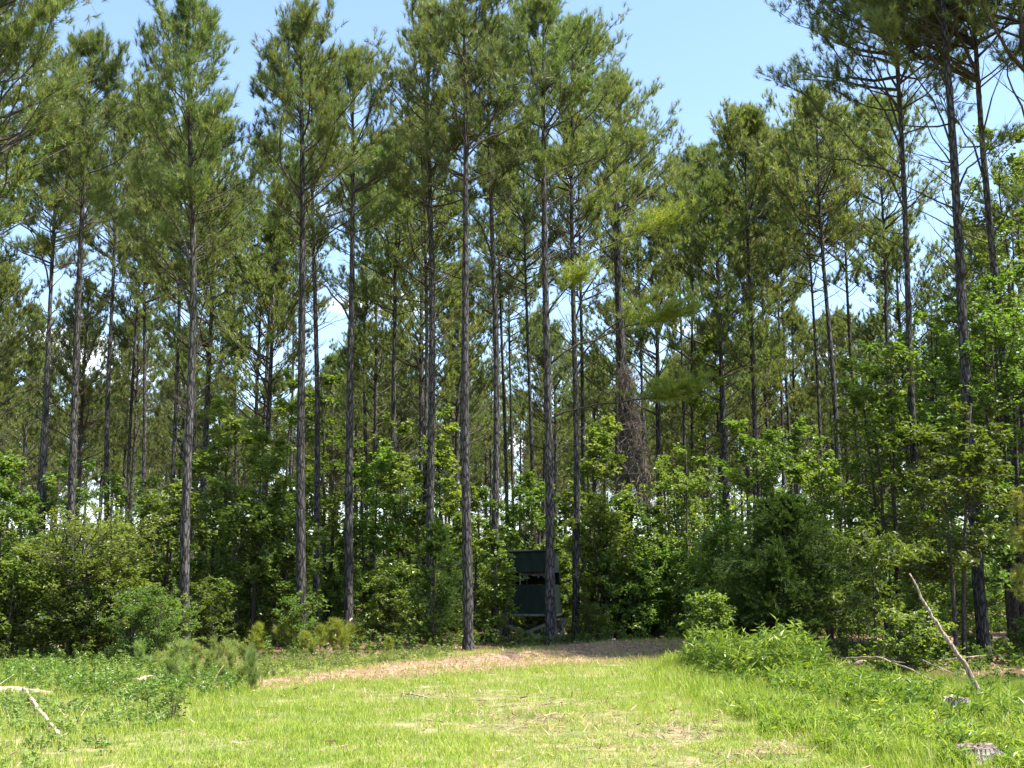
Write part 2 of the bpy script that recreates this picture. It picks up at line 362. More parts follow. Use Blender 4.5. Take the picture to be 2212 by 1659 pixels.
# ------------------------------------------------------------------ pines
def needles(pos, ax, K, ln, wd, rng, spread=(8, 55), back=.16):
    n_ = len(pos)
    P = np.repeat(pos, K, 0); A = np.repeat(ax, K, 0); m_ = len(P)
    th = np.radians(rng.uniform(spread[0], spread[1], m_))[:, None]; pr = perp(A, rng)
    d = A*np.cos(th)+pr*np.sin(th)
    b = P-A*(rng.uniform(0, back, m_)[:, None])
    le = (ln*rng.uniform(.7, 1.15, m_))[:, None]
    wv = perp(d, rng)*(wd*rng.uniform(.7, 1.2, m_))[:, None]*.5
    tip = b+d*le
    V = np.stack([b-wv, b+wv, tip], 1).reshape(-1, 3)
    T = np.arange(m_*3).reshape(-1, 3)
    r = np.clip(np.repeat(rng.uniform(0, 1, n_), K)*.7+rng.uniform(0, .35, m_), 0, 1)
    return V, T, r

def limbs(base, az, el, Ln, rng, up=.5, npt=6, droop=0.0):
    """curved limbs: (n,npt,3)"""
    s = np.linspace(0, 1, npt)[None, :, None]
    h = np.stack([np.cos(az), np.sin(az), np.zeros_like(az)], -1)[:, None]
    z = np.array([0, 0, 1.])[None, None]
    L_ = Ln[:, None, None]; e = el[:, None, None]
    side = np.stack([-np.sin(az), np.cos(az), np.zeros_like(az)], -1)[:, None]*rng.normal(0, .10, len(az))[:, None, None]
    P = base[:, None]+L_*(h*np.cos(e)*(s-.12*up*s*s)+z*(np.sin(e)*s+up*.35*s*s-droop*s*s)+side*np.sin(s*3))
    P = P+rng.normal(0, .012, P.shape)*L_*np.minimum(s*3, 1)
    return P

def make_pine(H, cb, R, seed, r0=.13, dens=1.0, K=20, ln=.19, wd=.013, extra=(), lean=(0, 0), sides=12, rough=.035, dead=14, top_el=54, low_el=24, px_mats=None, bend=.12, dz=.16, ymat=0, ntw=9):
    """one pine in its own coordinates: returns trunk mesh, crown mesh"""
    rng = rs(seed)
    z = np.arange(-.15, H, dz); z = np.append(z, H)
    ph = rng.uniform(0, 6.28, 2)
    def axis(zz):
        zz = np.asarray(zz, float); q = np.clip(zz/H, 0, 1)
        return np.stack([lean[0]*zz+bend*np.sin(q*5+ph[0])*q*(1-q)*2, lean[1]*zz+bend*np.sin(q*4+ph[1])*q*(1-q)*2, zz], -1)
    q = np.clip(z/H, 0, 1)
    rad = 1.08*r0*((1-q)**.62*.93+.05)+r0*.35*np.exp(-np.clip(z, 0, None)/.22)
    tb = MB(); tb.tube(axis(z), rad, sides, rough, seed)
    # live limbs in loose whorls
    nw = int((H-cb)/.34*dens)
    zw = cb+(H-cb)*(np.linspace(0, .985, nw)**.92)+rng.uniform(-.15, .15, nw)
    zb = np.repeat(zw, 4)+rng.uniform(-.12, .12, nw*4)
    zb = zb[rng.uniform(size=len(zb)) < np.interp(zb, [cb, cb+(H-cb)*.25, H], [.6, .9, 1])]
    zb = np.clip(zb, cb-.3, H-.12)
    tt = np.clip((zb-cb)/(H-cb), 0, 1)
    prof = np.interp(tt, [0, .12, .35, .6, .8, .93, 1], [.80, 1.0, .98, .82, .56, .34, .16])
    Ln = R*prof*rng.uniform(.6, 1.2, len(zb))
    az = rng.uniform(0, 2*np.pi, len(zb))
    if len(zb): Ln *= 1+.25*np.sin(az*2+ph[0])
    el = np.radians(np.interp(tt, [0, 1], [low_el, top_el])+rng.normal(0, 8, len(zb)))
    Ln = np.minimum(Ln, np.maximum(.16, (H-.15-zb)/(np.sin(el)*1.0+.30)))
    base = axis(zb)
    P = limbs(base, az, el, Ln, rng, up=.35)
    npt = P.shape[1]
    rl = (.007+.0095*Ln)*np.interp(tt, [0, 1], [1.1, .7])
    sr = np.linspace(1, .22, npt)
    for k in range(npt-1):
        V, Qs = segs(P[:, k], P[:, k+1], rl*sr[k], rl*sr[k+1], 4); tb.add(V, Qs, 1)
    # twigs
    nt_ = ntw
    li = np.repeat(np.arange(len(zb)), nt_); s = rng.uniform(.38, 1, len(li)); s[::nt_] = .98
    keep = rng.uniform(size=len(li)) < np.clip(Ln[li]/1.0+.25, .3, 1)
    li, s = li[keep], s[keep]
    f = s*(npt-1); k = np.minimum(f.astype(int), npt-2); f = (f-k)[:, None]
    p0 = P[li, k]*(1-f)+P[li, k+1]*f; dr = unit(P[li, k+1]-P[li, k])
    tw = unit(dr*.7+rng.normal(0, .5, dr.shape)+np.array([0, 0, .40]))
    tl = (.20+.38*Ln[li]*(1.1-s)+.06)*rng.uniform(.7, 1.3, len(li))
    p1 = p0+tw*tl[:, None]+np.array([0, 0, .06])
    V, Qs = segs(p0, p1, np.full(len(p0), .006), np.full(len(p0), .003), 3); tb.add(V, Qs, 1)
    # shoots: end, middles
    pos = [p1, p0*.45+p1*.55+rng.normal(0, .05, p1.shape)]; axs = [unit(tw*.6+rng.normal(0, .15, tw.shape)+np.array([0, 0, .8])), unit(tw*.7+rng.normal(0, .4, tw.shape)+np.array([0, 0, .8]))]
    big = tl > .35
    pos.append((p0*.7+p1*.3)[big]); axs.append(unit(tw[big]*.6+rng.normal(0, .6, tw[big].shape)+np.array([0, 0, .4])))
    hb = rng.uniform(size=len(p1)) < .45; pos.append((p1+rng.normal(0, .12, p1.shape))[hb]); axs.append(unit(tw+rng.normal(0, .3, tw.shape)+np.array([0, 0, .9]))[hb])
    # the leader
    zt = np.repeat(np.linspace(H-1.1, H-.15, 9), 2); pos.append(axis(np.clip(zt, 0, H))+rng.normal(0, .04, (18, 3))); axs.append(unit(rng.normal(0, .25, (18, 3))+np.array([0, 0, 1.])))
    cbm = MB()
    V, T, r = needles(np.vstack(pos), np.vstack(axs), K, ln, wd, rng); cbm.add(V, T, 0, r)
    # dead lower limbs
    if dead:
        zd = rng.uniform(cb*.45, cb+.8, dead); ad = rng.uniform(0, 6.28, dead); Ld = rng.uniform(.25, 1.0, dead)*R*.9*np.interp(zd, [cb*.45, cb], [.35, 1])
        Pd = limbs(axis(zd), ad, np.radians(rng.uniform(15, 50, dead)), Ld, rng, up=.3)
        for k in range(npt-1):
            V, Qs = segs(Pd[:, k], Pd[:, k+1], (.007+.008*Ld)*sr[k], (.007+.008*Ld)*sr[k+1], 4); tb.add(V, Qs, 1)
        li = np.repeat(np.arange(dead), 4); s = rng.uniform(.3, .9, len(li)); f = s*(npt-1); k = f.astype(int); f = (f-k)[:, None]
        p0 = Pd[li, k]*(1-f)+Pd[li, k+1]*f; tw = unit(unit(Pd[li, k+1]-Pd[li, k])+rng.normal(0, .5, p0.shape)); V, Qs = segs(p0, p0+tw*(.15+.3*Ld[li])[:, None], np.full(len(li), .005), np.full(len(li), .002), 3); tb.add(V, Qs, 1)
    # particular long limbs: (start z, end offset vector, foliage share, foliage radius, n tufts)
    for (z0, end, share, fr, nf) in extra:
        a = axis([z0])[0]; e = np.array(end, float); sp = np.linspace(0, 1, 9)[:, None]
        sag = np.array([0, 0, 1.])*(e-a)[2]*(sp**.62-sp)
        pth = a+(e-a)*sp+sag+rng.normal(0, .015, (9, 3))*np.linalg.norm(e-a)*np.minimum(sp*3, 1)
        tb.tube(pth, np.linspace(.032, .008, 9), 6, .05, seed, 1)
        ss = 1-share*rng.uniform(0, 1, nf)**1.3*1.0; f = ss*8; k = np.minimum(f.astype(int), 7); f = (f-k)[:, None]
        c = pth[k]*(1-f)+pth[k+1]*f; d = unit(unit(e-a)*.7+rng.normal(0, .6, c.shape)*np.array([1, 1, .34])+np.array([0, 0, .18]))
        q1 = c+d*(fr*rng.uniform(.35, 1, nf))[:, None]
        V, Qs = segs(c, q1, np.full(nf, .005), np.full(nf, .003), 3); tb.add(V, Qs, 1)
        pp = np.vstack([q1, c*.5+q1*.5, q1+rng.normal(0, .1, q1.shape)*np.array([1, 1, .35])]); aa = unit(np.vstack([d, d, d])+rng.normal(0, .3, (3*nf, 3))*np.array([1, 1, .4])+np.array([0, 0, .30]))
        V, T, r = needles(pp, aa, K-6, ln, wd, rng, (8, 65)); cbm.add(V, T, ymat, r)
    return tb.build('pine_trunk', [M_BARK, M_TWIG], True), cbm.build('pine_crown', [M_NEEDLE, M_NEEDLE_Y])

def put_pine(meshes, loc, label, group, rz=0, sc_=(1, 1, 1), cat='pine tree'):
    o = link('pine_tree', None, None, loc, rz, label=label, category=cat, group=group)
    o.scale = sc_
    link('trunk', meshes[0], o); link('crown', meshes[1], o)
    return o

FRONT = 'tall pines along the front edge of the wood'
MID = 'slimmer pines standing behind the front row'
# label, Y, (px,py) low on the trunk, (px,py) high on the trunk, top py, crown base py, crown radius, width px, extras [(start py, end px, end py, dY, share, radius, n)]
front = [
 ('pine with its crown reaching in from beyond the top left corner', 25.5, (-70, 1200), (-52, 500), -330, 330, 3.0, 22, [(420, 60, 60, 0, .6, .5, 40), (520, 20, 480, .3, .4, .5, 30), (480, 130, 180, -.4, .5, .45, 36)]),
 ('dark trunked pine, left of a close pair rising over the leafy bush', 42, (76, 1150), (112, 560), 190, 560, 2.1, 12, []),
 ('speckled pine, right one of the close pair at the far left', 40, (86, 1200), (118, 480), 235, 590, 2.0, 14, [(640, 30, 440, 0, .4, .5, 40)]),
 ('tall straight pine rising directly over the spreading yellow-green bush', 36, (150, 1150), (178, 430), 82, 470, 1.9, 19, []),
 ('tallest pine at left, bare trunk standing at the field edge beside feathery weeds', 29.5, (402, 1400), (409, 300), 12, 520, 1.75, 21, [(690, 205, 430, .2, .45, .6, 90), (600, 300, 380, -.2, .35, .5, 40)]),
 ('broad crowned pine with two trunks nearly touching behind it', 30.5, (652, 1390), (650, 300), 32, 480, 2.0, 21, []),
 ('pine half hidden just right behind the broad crowned pine', 37, (683, 1330), (678, 430), 150, 560, 1.9, 14, [(560, 860, 400, 0, .3, .5, 20)]),
 ('straight pine left of centre with a pale log glimpsed behind its base', 34.5, (753, 1380), (760, 420), 128, 500, 1.9, 19, [(700, 600, 560, .2, .35, .5, 30)]),
 ('dark pine rising behind the small shaded cedar left of centre', 35, (930, 1280), (926, 400), 20, 480, 2.1, 18, [(520, 800, 90, -.5, .3, .5, 20)]),
 ('central pale grey pine trunk, first one left of the hunting blind pair', 31.3, (1012, 1395), (1003, 200), -22, 420, 2.15, 21, [(340, 1150, 260, 0, .5, .5, 40)]),
 ('slender pine just left of the hunting blind', 35.5, (1070, 1385), (1060, 450), 60, 430, 1.9, 16, [(560, 940, 380, 0, .4, .5, 40)]),
 ('pine standing directly in front of the green hunting blind', 33.8, (1188, 1385), (1177, 350), 0, 420, 2.3, 20, [(905, 1478, 845, -.6, .34, .75, 130), (790, 1470, 680, -.6, .42, .6, 110), (690, 1250, 600, -1.0, .6, .5, 60), (620, 1460, 480, 0, .4, .7, 70)]),
 ('pine just right of the hunting blind with a flecked lower trunk', 37, (1243, 1365), (1240, 660), 62, 520, 2.3, 15, [(800, 1420, 640, -.4, .4, .6, 70), (700, 1400, 470, 0, .5, .6, 80)]),
 ('thick pine wrapped in a brown dead vine', 43, (1350, 1090), (1338, 640), 175, 560, 2.3, 27, [(720, 1460, 540, 0, .5, .7, 60)]),
 ('tall right hand pine with long branches reaching over open sky', 33, (1966, 780), (1926, 80), -260, 260, 3.0, 17, [(330, 1690, 20, 0, .6, .6, 70), (455, 1680, 180, .2, .6, .6, 80), (300, 1760, -60, -.3, .7, .6, 60), (390, 1720, 330, .5, .5, .6, 40)]),
 ('flecked pine trunk rising behind the leaning pale pole', 29, (2124, 1370), (2052, 300), -420, 120, 3.2, 26, [(330, 1900, 60, -.5, .6, .6, 70), (200, 1850, -40, 0, .6, .6, 60), (420, 2180, 300, .2, .5, .6, 40)]),
 ('dark pine rising through the oak leaves near the right edge', 31, (2185, 1000), (2132, 300), -300, 200, 2.9, 21, [(400, 2020, 200, .5, .6, .6, 50), (520, 2212, 420, -.3, .5, .6, 40)]),
 ('pine trunk touching the upper right corner', 29, (2246, 900), (2207, 150), -400, 150, 3.0, 18, [(300, 2120, 60, .3, .6, .6, 60)]),
]
mid = [
 ('reddish barked pine behind the spreading bush at left', 46, (237, 1110), (242, 520), 215, 600, 1.8, 13, []),
 ('thin pine seen left of the slender knotty one, past the spreading bush', 60, (275, 1100), (288, 760), 330, 700, 1.7, 9, []),
 ('knotty thin pine with pale broken stubs left of the tallest left pine', 54, (303, 1100), (313, 680), 195, 640, 1.9, 10, []),
 ('pine close to the left of the tallest left pine, flecked low down', 50, (369, 1110), (385, 640), 300, 620, 1.9, 12, []),
 ('pale barked pine peeping out directly behind the tallest left pine', 40, (410, 1150), (424, 600), 250, 600, 1.8, 12, [(800, 470, 560, 0, .4, .5, 20)]),
 ('reddish slim pine amid sweetgum leaves between two big left pines', 50, (576, 1100), (586, 520), 300, 560, 1.9, 11, []),
 ('faint pine behind the young sweetgum left of the broad crowned pine', 62, (628, 1000), (630, 700), 360, 690, 1.8, 8, []),
 ('distant thin pine with pale branches against a white cloud at left', 62, (508, 900), (510, 700), 400, 720, 1.8, 8, []),
 ('thin pine right behind the straight pine left of centre', 58, (790, 1080), (793, 660), 330, 650, 1.9, 9, []),
 ('dark slim pine with upswept dead limbs, half way between two front pines', 44, (850, 1330), (853, 620), 290, 640, 2.1, 14, []),
 ('pine trunk doubling the left side of the dark centre-left pine', 42, (918, 1100), (917, 600), 240, 620, 1.9, 11, []),
 ('thin pine trunk immediately right of the central pale grey pine', 56, (1092, 1060), (1084, 700), 300, 650, 1.8, 9, []),
 ('thinnest trunk between slender pine and pine before the blind', 62, (1106, 1050), (1104, 850), 380, 720, 1.8, 7, []),
 ('flecked mid-distance pine rising directly above the blind roof', 52, (1147, 1020), (1136, 560), 290, 610, 2.0, 10, []),
 ('slim pine just behind the pine right of the blind', 52, (1258, 1000), (1255, 780), 260, 640, 2.0, 10, []),
 ('speckled thin pine on the right side of the vine tangle', 55, (1400, 1080), (1384, 760), 290, 640, 1.9, 8, []),
 ('narrow pine far back, alone right of the lit low branch', 56, (1478, 1000), (1470, 700), 350, 660, 1.9, 8, []),
 ('thin pine standing left of the tall leafy sweetgum', 60, (1497, 900), (1494, 640), 330, 650, 1.8, 8, []),
 ('pine rising through the tall leafy sweetgum right of centre', 48, (1560, 1040), (1548, 560), 320, 560, 1.9, 11, []),
 ('straight dark pine left of the sky gap with a rounded crown', 46, (1628, 1075), (1614, 520), 248, 560, 2.0, 13, []),
 ('thin pine behind and right of the rounded crown pine', 58, (1662, 1000), (1652, 780), 270, 640, 1.9, 8, []),
 ('two-toned thin pine, first of a close distant pair', 60, (1690, 1000), (1682, 780), 340, 660, 1.8, 8, []),
 ('stouter dark pine, second of a close distant pair', 58, (1706, 1000), (1698, 780), 300, 660, 1.8, 9, []),
 ('slender pine above the dark feathery cedar', 50, (1774, 1070), (1757, 660), 260, 600, 1.9, 9, []),
 ('reddish trunked pine with forked upward limbs above the cedar', 44, (1808, 1130), (1783, 600), 200, 540, 2.1, 14, []),
 ('flecked pine between reddish trunked pine and the oak mass', 50, (1852, 1020), (1836, 640), 250, 590, 2.0, 10, []),
 ('dark pine with stub fork rising behind the oak mass', 46, (1926, 900), (1914, 640), 220, 560, 2.1, 12, []),
]
prng = rs(77)
PINES = []
def pine_from_row(row, group, i, det):
    label, Y, a, b_, ty, cby, R, wpx, ex = row
    A = at_Y(*a, Y); B = at_Y(*b_, Y); k = (B[0]-A[0])/(B[2]-A[2]); bx = A[0]-k*A[2]
    H = at_Y(b_[0], ty, Y)[2]; cb = at_Y(b_[0], cby+(0 if det else 35), Y)[2]; R = R*((1.12 if R < 2.8 else 1.2) if det else 1.35)
    r0 = wpx*Y/F/2*1.0
    g0 = float(gz(bx, Y))
    exl = []
    for (sy, exx, ey, dY, share, fr, nf) in ex:
        z0 = at_Y(b_[0], sy, Y)[2]; E = at_Y(exx, ey, Y+dY)
        exl.append((z0, (E[0]-bx, E[1]-Y, E[2]-g0), share, fr*(1.35 if 'directly' in label else 1.15), int(nf*(.85 if 'directly' in label else .45))))
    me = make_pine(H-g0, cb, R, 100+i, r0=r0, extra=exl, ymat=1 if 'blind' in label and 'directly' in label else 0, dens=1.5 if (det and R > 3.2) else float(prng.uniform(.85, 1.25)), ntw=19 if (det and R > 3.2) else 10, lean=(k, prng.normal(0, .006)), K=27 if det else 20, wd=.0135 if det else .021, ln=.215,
                   sides=14 if det else 8, bend=float(prng.uniform(.05, .30)), dz=.13 if det else .4, rough=.04 if det else .03, dead=int(prng.integers(18, 46)) if det else int(prng.integers(10, 30)))
    PINES.append((bx, Y))
    return put_pine(me, (bx, Y, g0), label, group)
for i, row in enumerate(front): pine_from_row(row, FRONT, i, True)
for i, row in enumerate(mid): pine_from_row(row, MID, 60+i, False)

# the far rows: copies of a few pines
PV = [make_pine(16.5, 7.6+.6*(i % 4), 2.6+.12*i, 300+i, r0=.135, K=18, wd=.028, ln=.21, sides=7, dz=.8, rough=.02, dead=14, dens=.9) for i in range(6)]
frng = rs(5); k = 0
def far_pine(x, y, group, label):
    v = PV[frng.integers(6)]; s = frng.uniform(.92, 1.12); hs_ = s*frng.uniform(.94, 1.06)
    return put_pine(v, (x, y, 0), label, group, frng.uniform(0, 6.28), (s, s, hs_))
for yy in np.arange(45, 142, 5.2):
    for xx in np.arange(-70, 71, 4.8):
        x = xx+frng.uniform(-1.6, 1.6); y = yy+frng.uniform(-1.8, 1.8)
        px, _ = proj(x, y, 8)
        if px < -160 or px > 2370: continue
        if min(math.hypot(x-a, y-b) for a, b in PINES) < 2.4: continue
        # a window of open sky between the trunks, as the stand has
        if frng.uniform() < .20+.12*(y > 95): continue
        PINES.append((x, y)); k += 1
        far_pine(x, y, 'distant pines deep in the stand', 'thin distant pine deep in the stand, seen only between nearer trunks')
# pines beside the frame on the right and left: they shade the place, and part of their crowns shows
for (x, y, s) in [(16, 15.5, 1.0), (17, 19.5, 1.05), (19.5, 24, 1.1), (21, 30, 1.2), (24, 37, 1.2), (-14.5, 30, 1.1), (-17, 24, 1.1), (-18, 34, 1.1)]:
    v = PV[frng.integers(6)]
    put_pine(v, (x, y, 0), 'pine beside the scene whose limbs only edge the picture', 'pines beyond the picture sides', frng.uniform(0, 6.28), (s, s, s))
print('far pines', k)

# ------------------------------------------------------------------ broadleaf trees and shrubs
def leaves(pos, dirs, size, asp, rng, flat=.75, fold=.18):
    n_ = len(pos)
    nrm = unit(rng.normal(0, 1, (n_, 3))*(1-flat)+np.array([0, 0, 1.])*flat)
    d = unit(dirs-nrm*np.sum(dirs*nrm, -1, keepdims=True)+1e-6); sd = np.cross(nrm, d)
    s = (size*rng.uniform(.6, 1.25, n_))[:, None]
    a = pos; c = pos+d*s-nrm*s*.12; mid_ = pos+d*s*.45
    l_ = mid_+sd*s*asp*.5+nrm*s*fold; r_ = mid_-sd*s*asp*.5+nrm*s*fold
    V = np.stack([a, l_, c, r_], 1).reshape(-1, 3)
    b = np.arange(n_)*4
    T = np.concatenate([np.stack([b, b+2, b+1], -1), np.stack([b, b+3, b+2], -1)])
    return V, T
def make_broad(H, R, seed, nst=3, nl=20, ntw=9, nlv=9, ls=.10, asp=.8, low=.12, r0=.035, mat=None, el=(5, 50), flat=.7, shape='round', single=False, droop=0.0, top=0.0, hang=0.0, twl=1.0):
    rng = rs(seed); tb = MB(); cbm = MB(); npt = 6
    st = []
    for j in range(nst):
        a = rng.uniform(0, 6.28); o = R*(.0 if single else .35)*rng.uniform(.2, 1); h = H*rng.uniform(.78, 1) if j else H
        s = np.linspace(0, 1, 9)[:, None]
        pth = np.array([0, 0, -.1])+np.array([math.cos(a)*.12*nst**.5*(not single), math.sin(a)*.12*nst**.5*(not single), 0])+s*np.array([0, 0, h])+s**1.5*np.array([math.cos(a)*o, math.sin(a)*o, 0])+rng.normal(0, .02*H/4, (9, 3))*s
        tb.tube(pth, np.linspace(r0, .008, 9), 7, .06, seed+j, 0); st.append(pth)
    B = []; ZZ = []
    for pth in st:
        s = rng.uniform(low, 1, nl); f = s*8; k = np.minimum(f.astype(int), 7); f = (f-k)[:, None]
        B.append(pth[k]*(1-f)+pth[k+1]*f); ZZ.append(s)
    B = np.vstack(B); s = np.concatenate(ZZ); q = (s-low)/(1-low)
    if shape == 'round': pf = np.interp(q, [0, .2, .5, .8, 1], [.75, .95, 1, .75, .35])
    elif shape == 'cone': pf = np.interp(q, [0, .15, .5, 1], [.85, 1, .72, .15])
    elif shape == 'flat': pf = np.interp(q, [0, .5, .85, 1], [.5, .85, 1.05, .9])
    else: pf = np.interp(q, [0, .3, .7, 1], [.6, .8, .75, .4])
    n_ = len(B); Ln = R*pf*rng.uniform(.55, 1.15, n_); az = rng.uniform(0, 6.28, n_)
    ee = np.radians(rng.uniform(el[0], el[1], n_)*np.interp(q, [0, 1], [.8, 1.3]))
    P = limbs(B, az, ee, Ln, rng, up=.1, droop=droop)
    sr = np.linspace(1, .25, npt)
    for k in range(npt-1):
        V, Qs = segs(P[:, k], P[:, k+1], (.004+.008*Ln)*sr[k], (.004+.008*Ln)*sr[k+1], 4); tb.add(V, Qs, 0)
    li = np.repeat(np.arange(n_), ntw); ss = rng.uniform(.2, 1, len(li))**.8; f = ss*(npt-1); k = np.minimum(f.astype(int), npt-2); f = (f-k)[:, None]
    p0 = P[li, k]*(1-f)+P[li, k+1]*f; dr = unit(P[li, k+1]-P[li, k])
    tw = unit(dr*.7+rng.normal(0, .6, dr.shape)*np.array([1, 1, .45])+np.array([0, 0, .05-hang]))
    tl = (.16+.22*Ln[li]*(1.15-ss))*rng.uniform(.7, 1.3, len(li))*twl
    p1 = p0+tw*tl[:, None]; V, Qs = segs(p0, p1, np.full(len(p0), .004), np.full(len(p0), .002), 3); tb.add(V, Qs, 0)
    ti = np.repeat(np.arange(len(p0)), nlv); u = rng.uniform(.1, 1.05, len(ti))[:, None]
    pp = p0[ti]*(1-u)+p1[ti]*u+rng.normal(0, ls*.35, (len(ti), 3))
    dd = unit(tw[ti]+rng.normal(0, .7, (len(ti), 3))+np.array([0, 0, -hang]))
    V, T = leaves(pp, dd, ls, asp, rng, flat)
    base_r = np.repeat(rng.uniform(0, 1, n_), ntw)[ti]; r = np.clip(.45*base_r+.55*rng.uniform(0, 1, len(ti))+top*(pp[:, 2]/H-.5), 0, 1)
    cbm.add(V, T, 0, np.concatenate([r, r]))
    return tb.build('stem', [M_TWIG], True), cbm.build('foliage', [mat or M_LEAF])

def make_feather(H, R, seed, nl=60, ntw=12, K=18, ln=.07, wd=.008, low=.08, r0=.05, mat=None, el=(0, 40), droop=.12, stems=1, spread=(10, 50), up=.1):
    """fine feathery foliage: cedars, dog fennel"""
    rng = rs(seed); tb = MB(); cbm = MB(); npt = 6; B = []; ZZ = []
    for j in range(stems):
        s = np.linspace(0, 1, 8)[:, None]; a = rng.uniform(0, 6.28); o = (R*.5 if stems > 1 else .1)*rng.uniform(.3, 1)
        pth = np.array([0, 0, -.08])+s*np.array([math.cos(a)*o, math.sin(a)*o, H*(1 if j == 0 else rng.uniform(.7, 1))])+rng.normal(0, .02, (8, 3))*s
        tb.tube(pth, np.linspace(r0, r0*.12, 8), 6, .04, seed, 0)
        q = rng.uniform(low, 1, nl); f = q*7; k = np.minimum(f.astype(int), 6); f = (f-k)[:, None]; B.append(pth[k]*(1-f)+pth[k+1]*f); ZZ.append(q)
    B = np.vstack(B); q = np.concatenate(ZZ); n_ = len(B)
    pf = np.interp(q, [0, .2, .5, .8, 1], [.8, 1, .85, .5, .15]); Rr = R if stems == 1 else R*.5
    Ln = Rr*pf*rng.uniform(.55, 1.15, n_); az = rng.uniform(0, 6.28, n_)
    P = limbs(B, az, np.radians(rng.uniform(el[0], el[1], n_)), Ln, rng, up=up, droop=droop)
    for k in range(npt-1):
        V, Qs = segs(P[:, k], P[:, k+1], (.003+.007*Ln)*(1-k*.15), (.003+.007*Ln)*(1-(k+1)*.15), 4); tb.add(V, Qs, 0)
    li = np.repeat(np.arange(n_), ntw); ss = rng.uniform(.1, 1, len(li)); f = ss*(npt-1); k = np.minimum(f.astype(int), npt-2); f = (f-k)[:, None]
    p0 = P[li, k]*(1-f)+P[li, k+1]*f; dr = unit(P[li, k+1]-P[li, k])
    tw = unit(dr+rng.normal(0, .5, dr.shape)+np.array([0, 0, .15])); tl = (.10+.22*Ln[li])*rng.uniform(.6, 1.2, len(li))
    u = np.linspace(.15, 1, 5); pos = (p0[:, None]+tw[:, None]*(tl[:, None]*u)[..., None]+np.array([0, 0, -.12])*(u**2*tl[:, None])[..., None]).reshape(-1, 3); ax = np.repeat(tw, 5, 0)
    V, T, r = needles(pos, ax, max(3, K//5), ln, wd, rng, spread, back=.04); cbm.add(V, T, 0, r)
    return tb.build('stem', [M_TWIG], True), cbm.build('foliage', [mat or M_FEATHER])

def put_plant(name, meshes, loc, label, cat, group=None, rz=0, sc_=1.0, szz=None):
    kw = dict(label=label, category=cat)
    if group: kw['group'] = group
    o = link(name, None, None, loc, rz, **kw)
    o.scale = (sc_, sc_, szz or sc_)
    link('stem' if name != 'young_tree' else 'trunk', meshes[0], o); link('foliage' if name != 'young_tree' else 'crown', meshes[1], o)
    return o
def on_ground(px, Y, py=1300):
    x = at_Y(px, py, Y)[0]; return (x, Y, float(gz(x, Y)))
def h_of(py, Y, px=1106): return at_Y(px, py, Y)[2]

UG = 'young broadleaf trees under the pines'
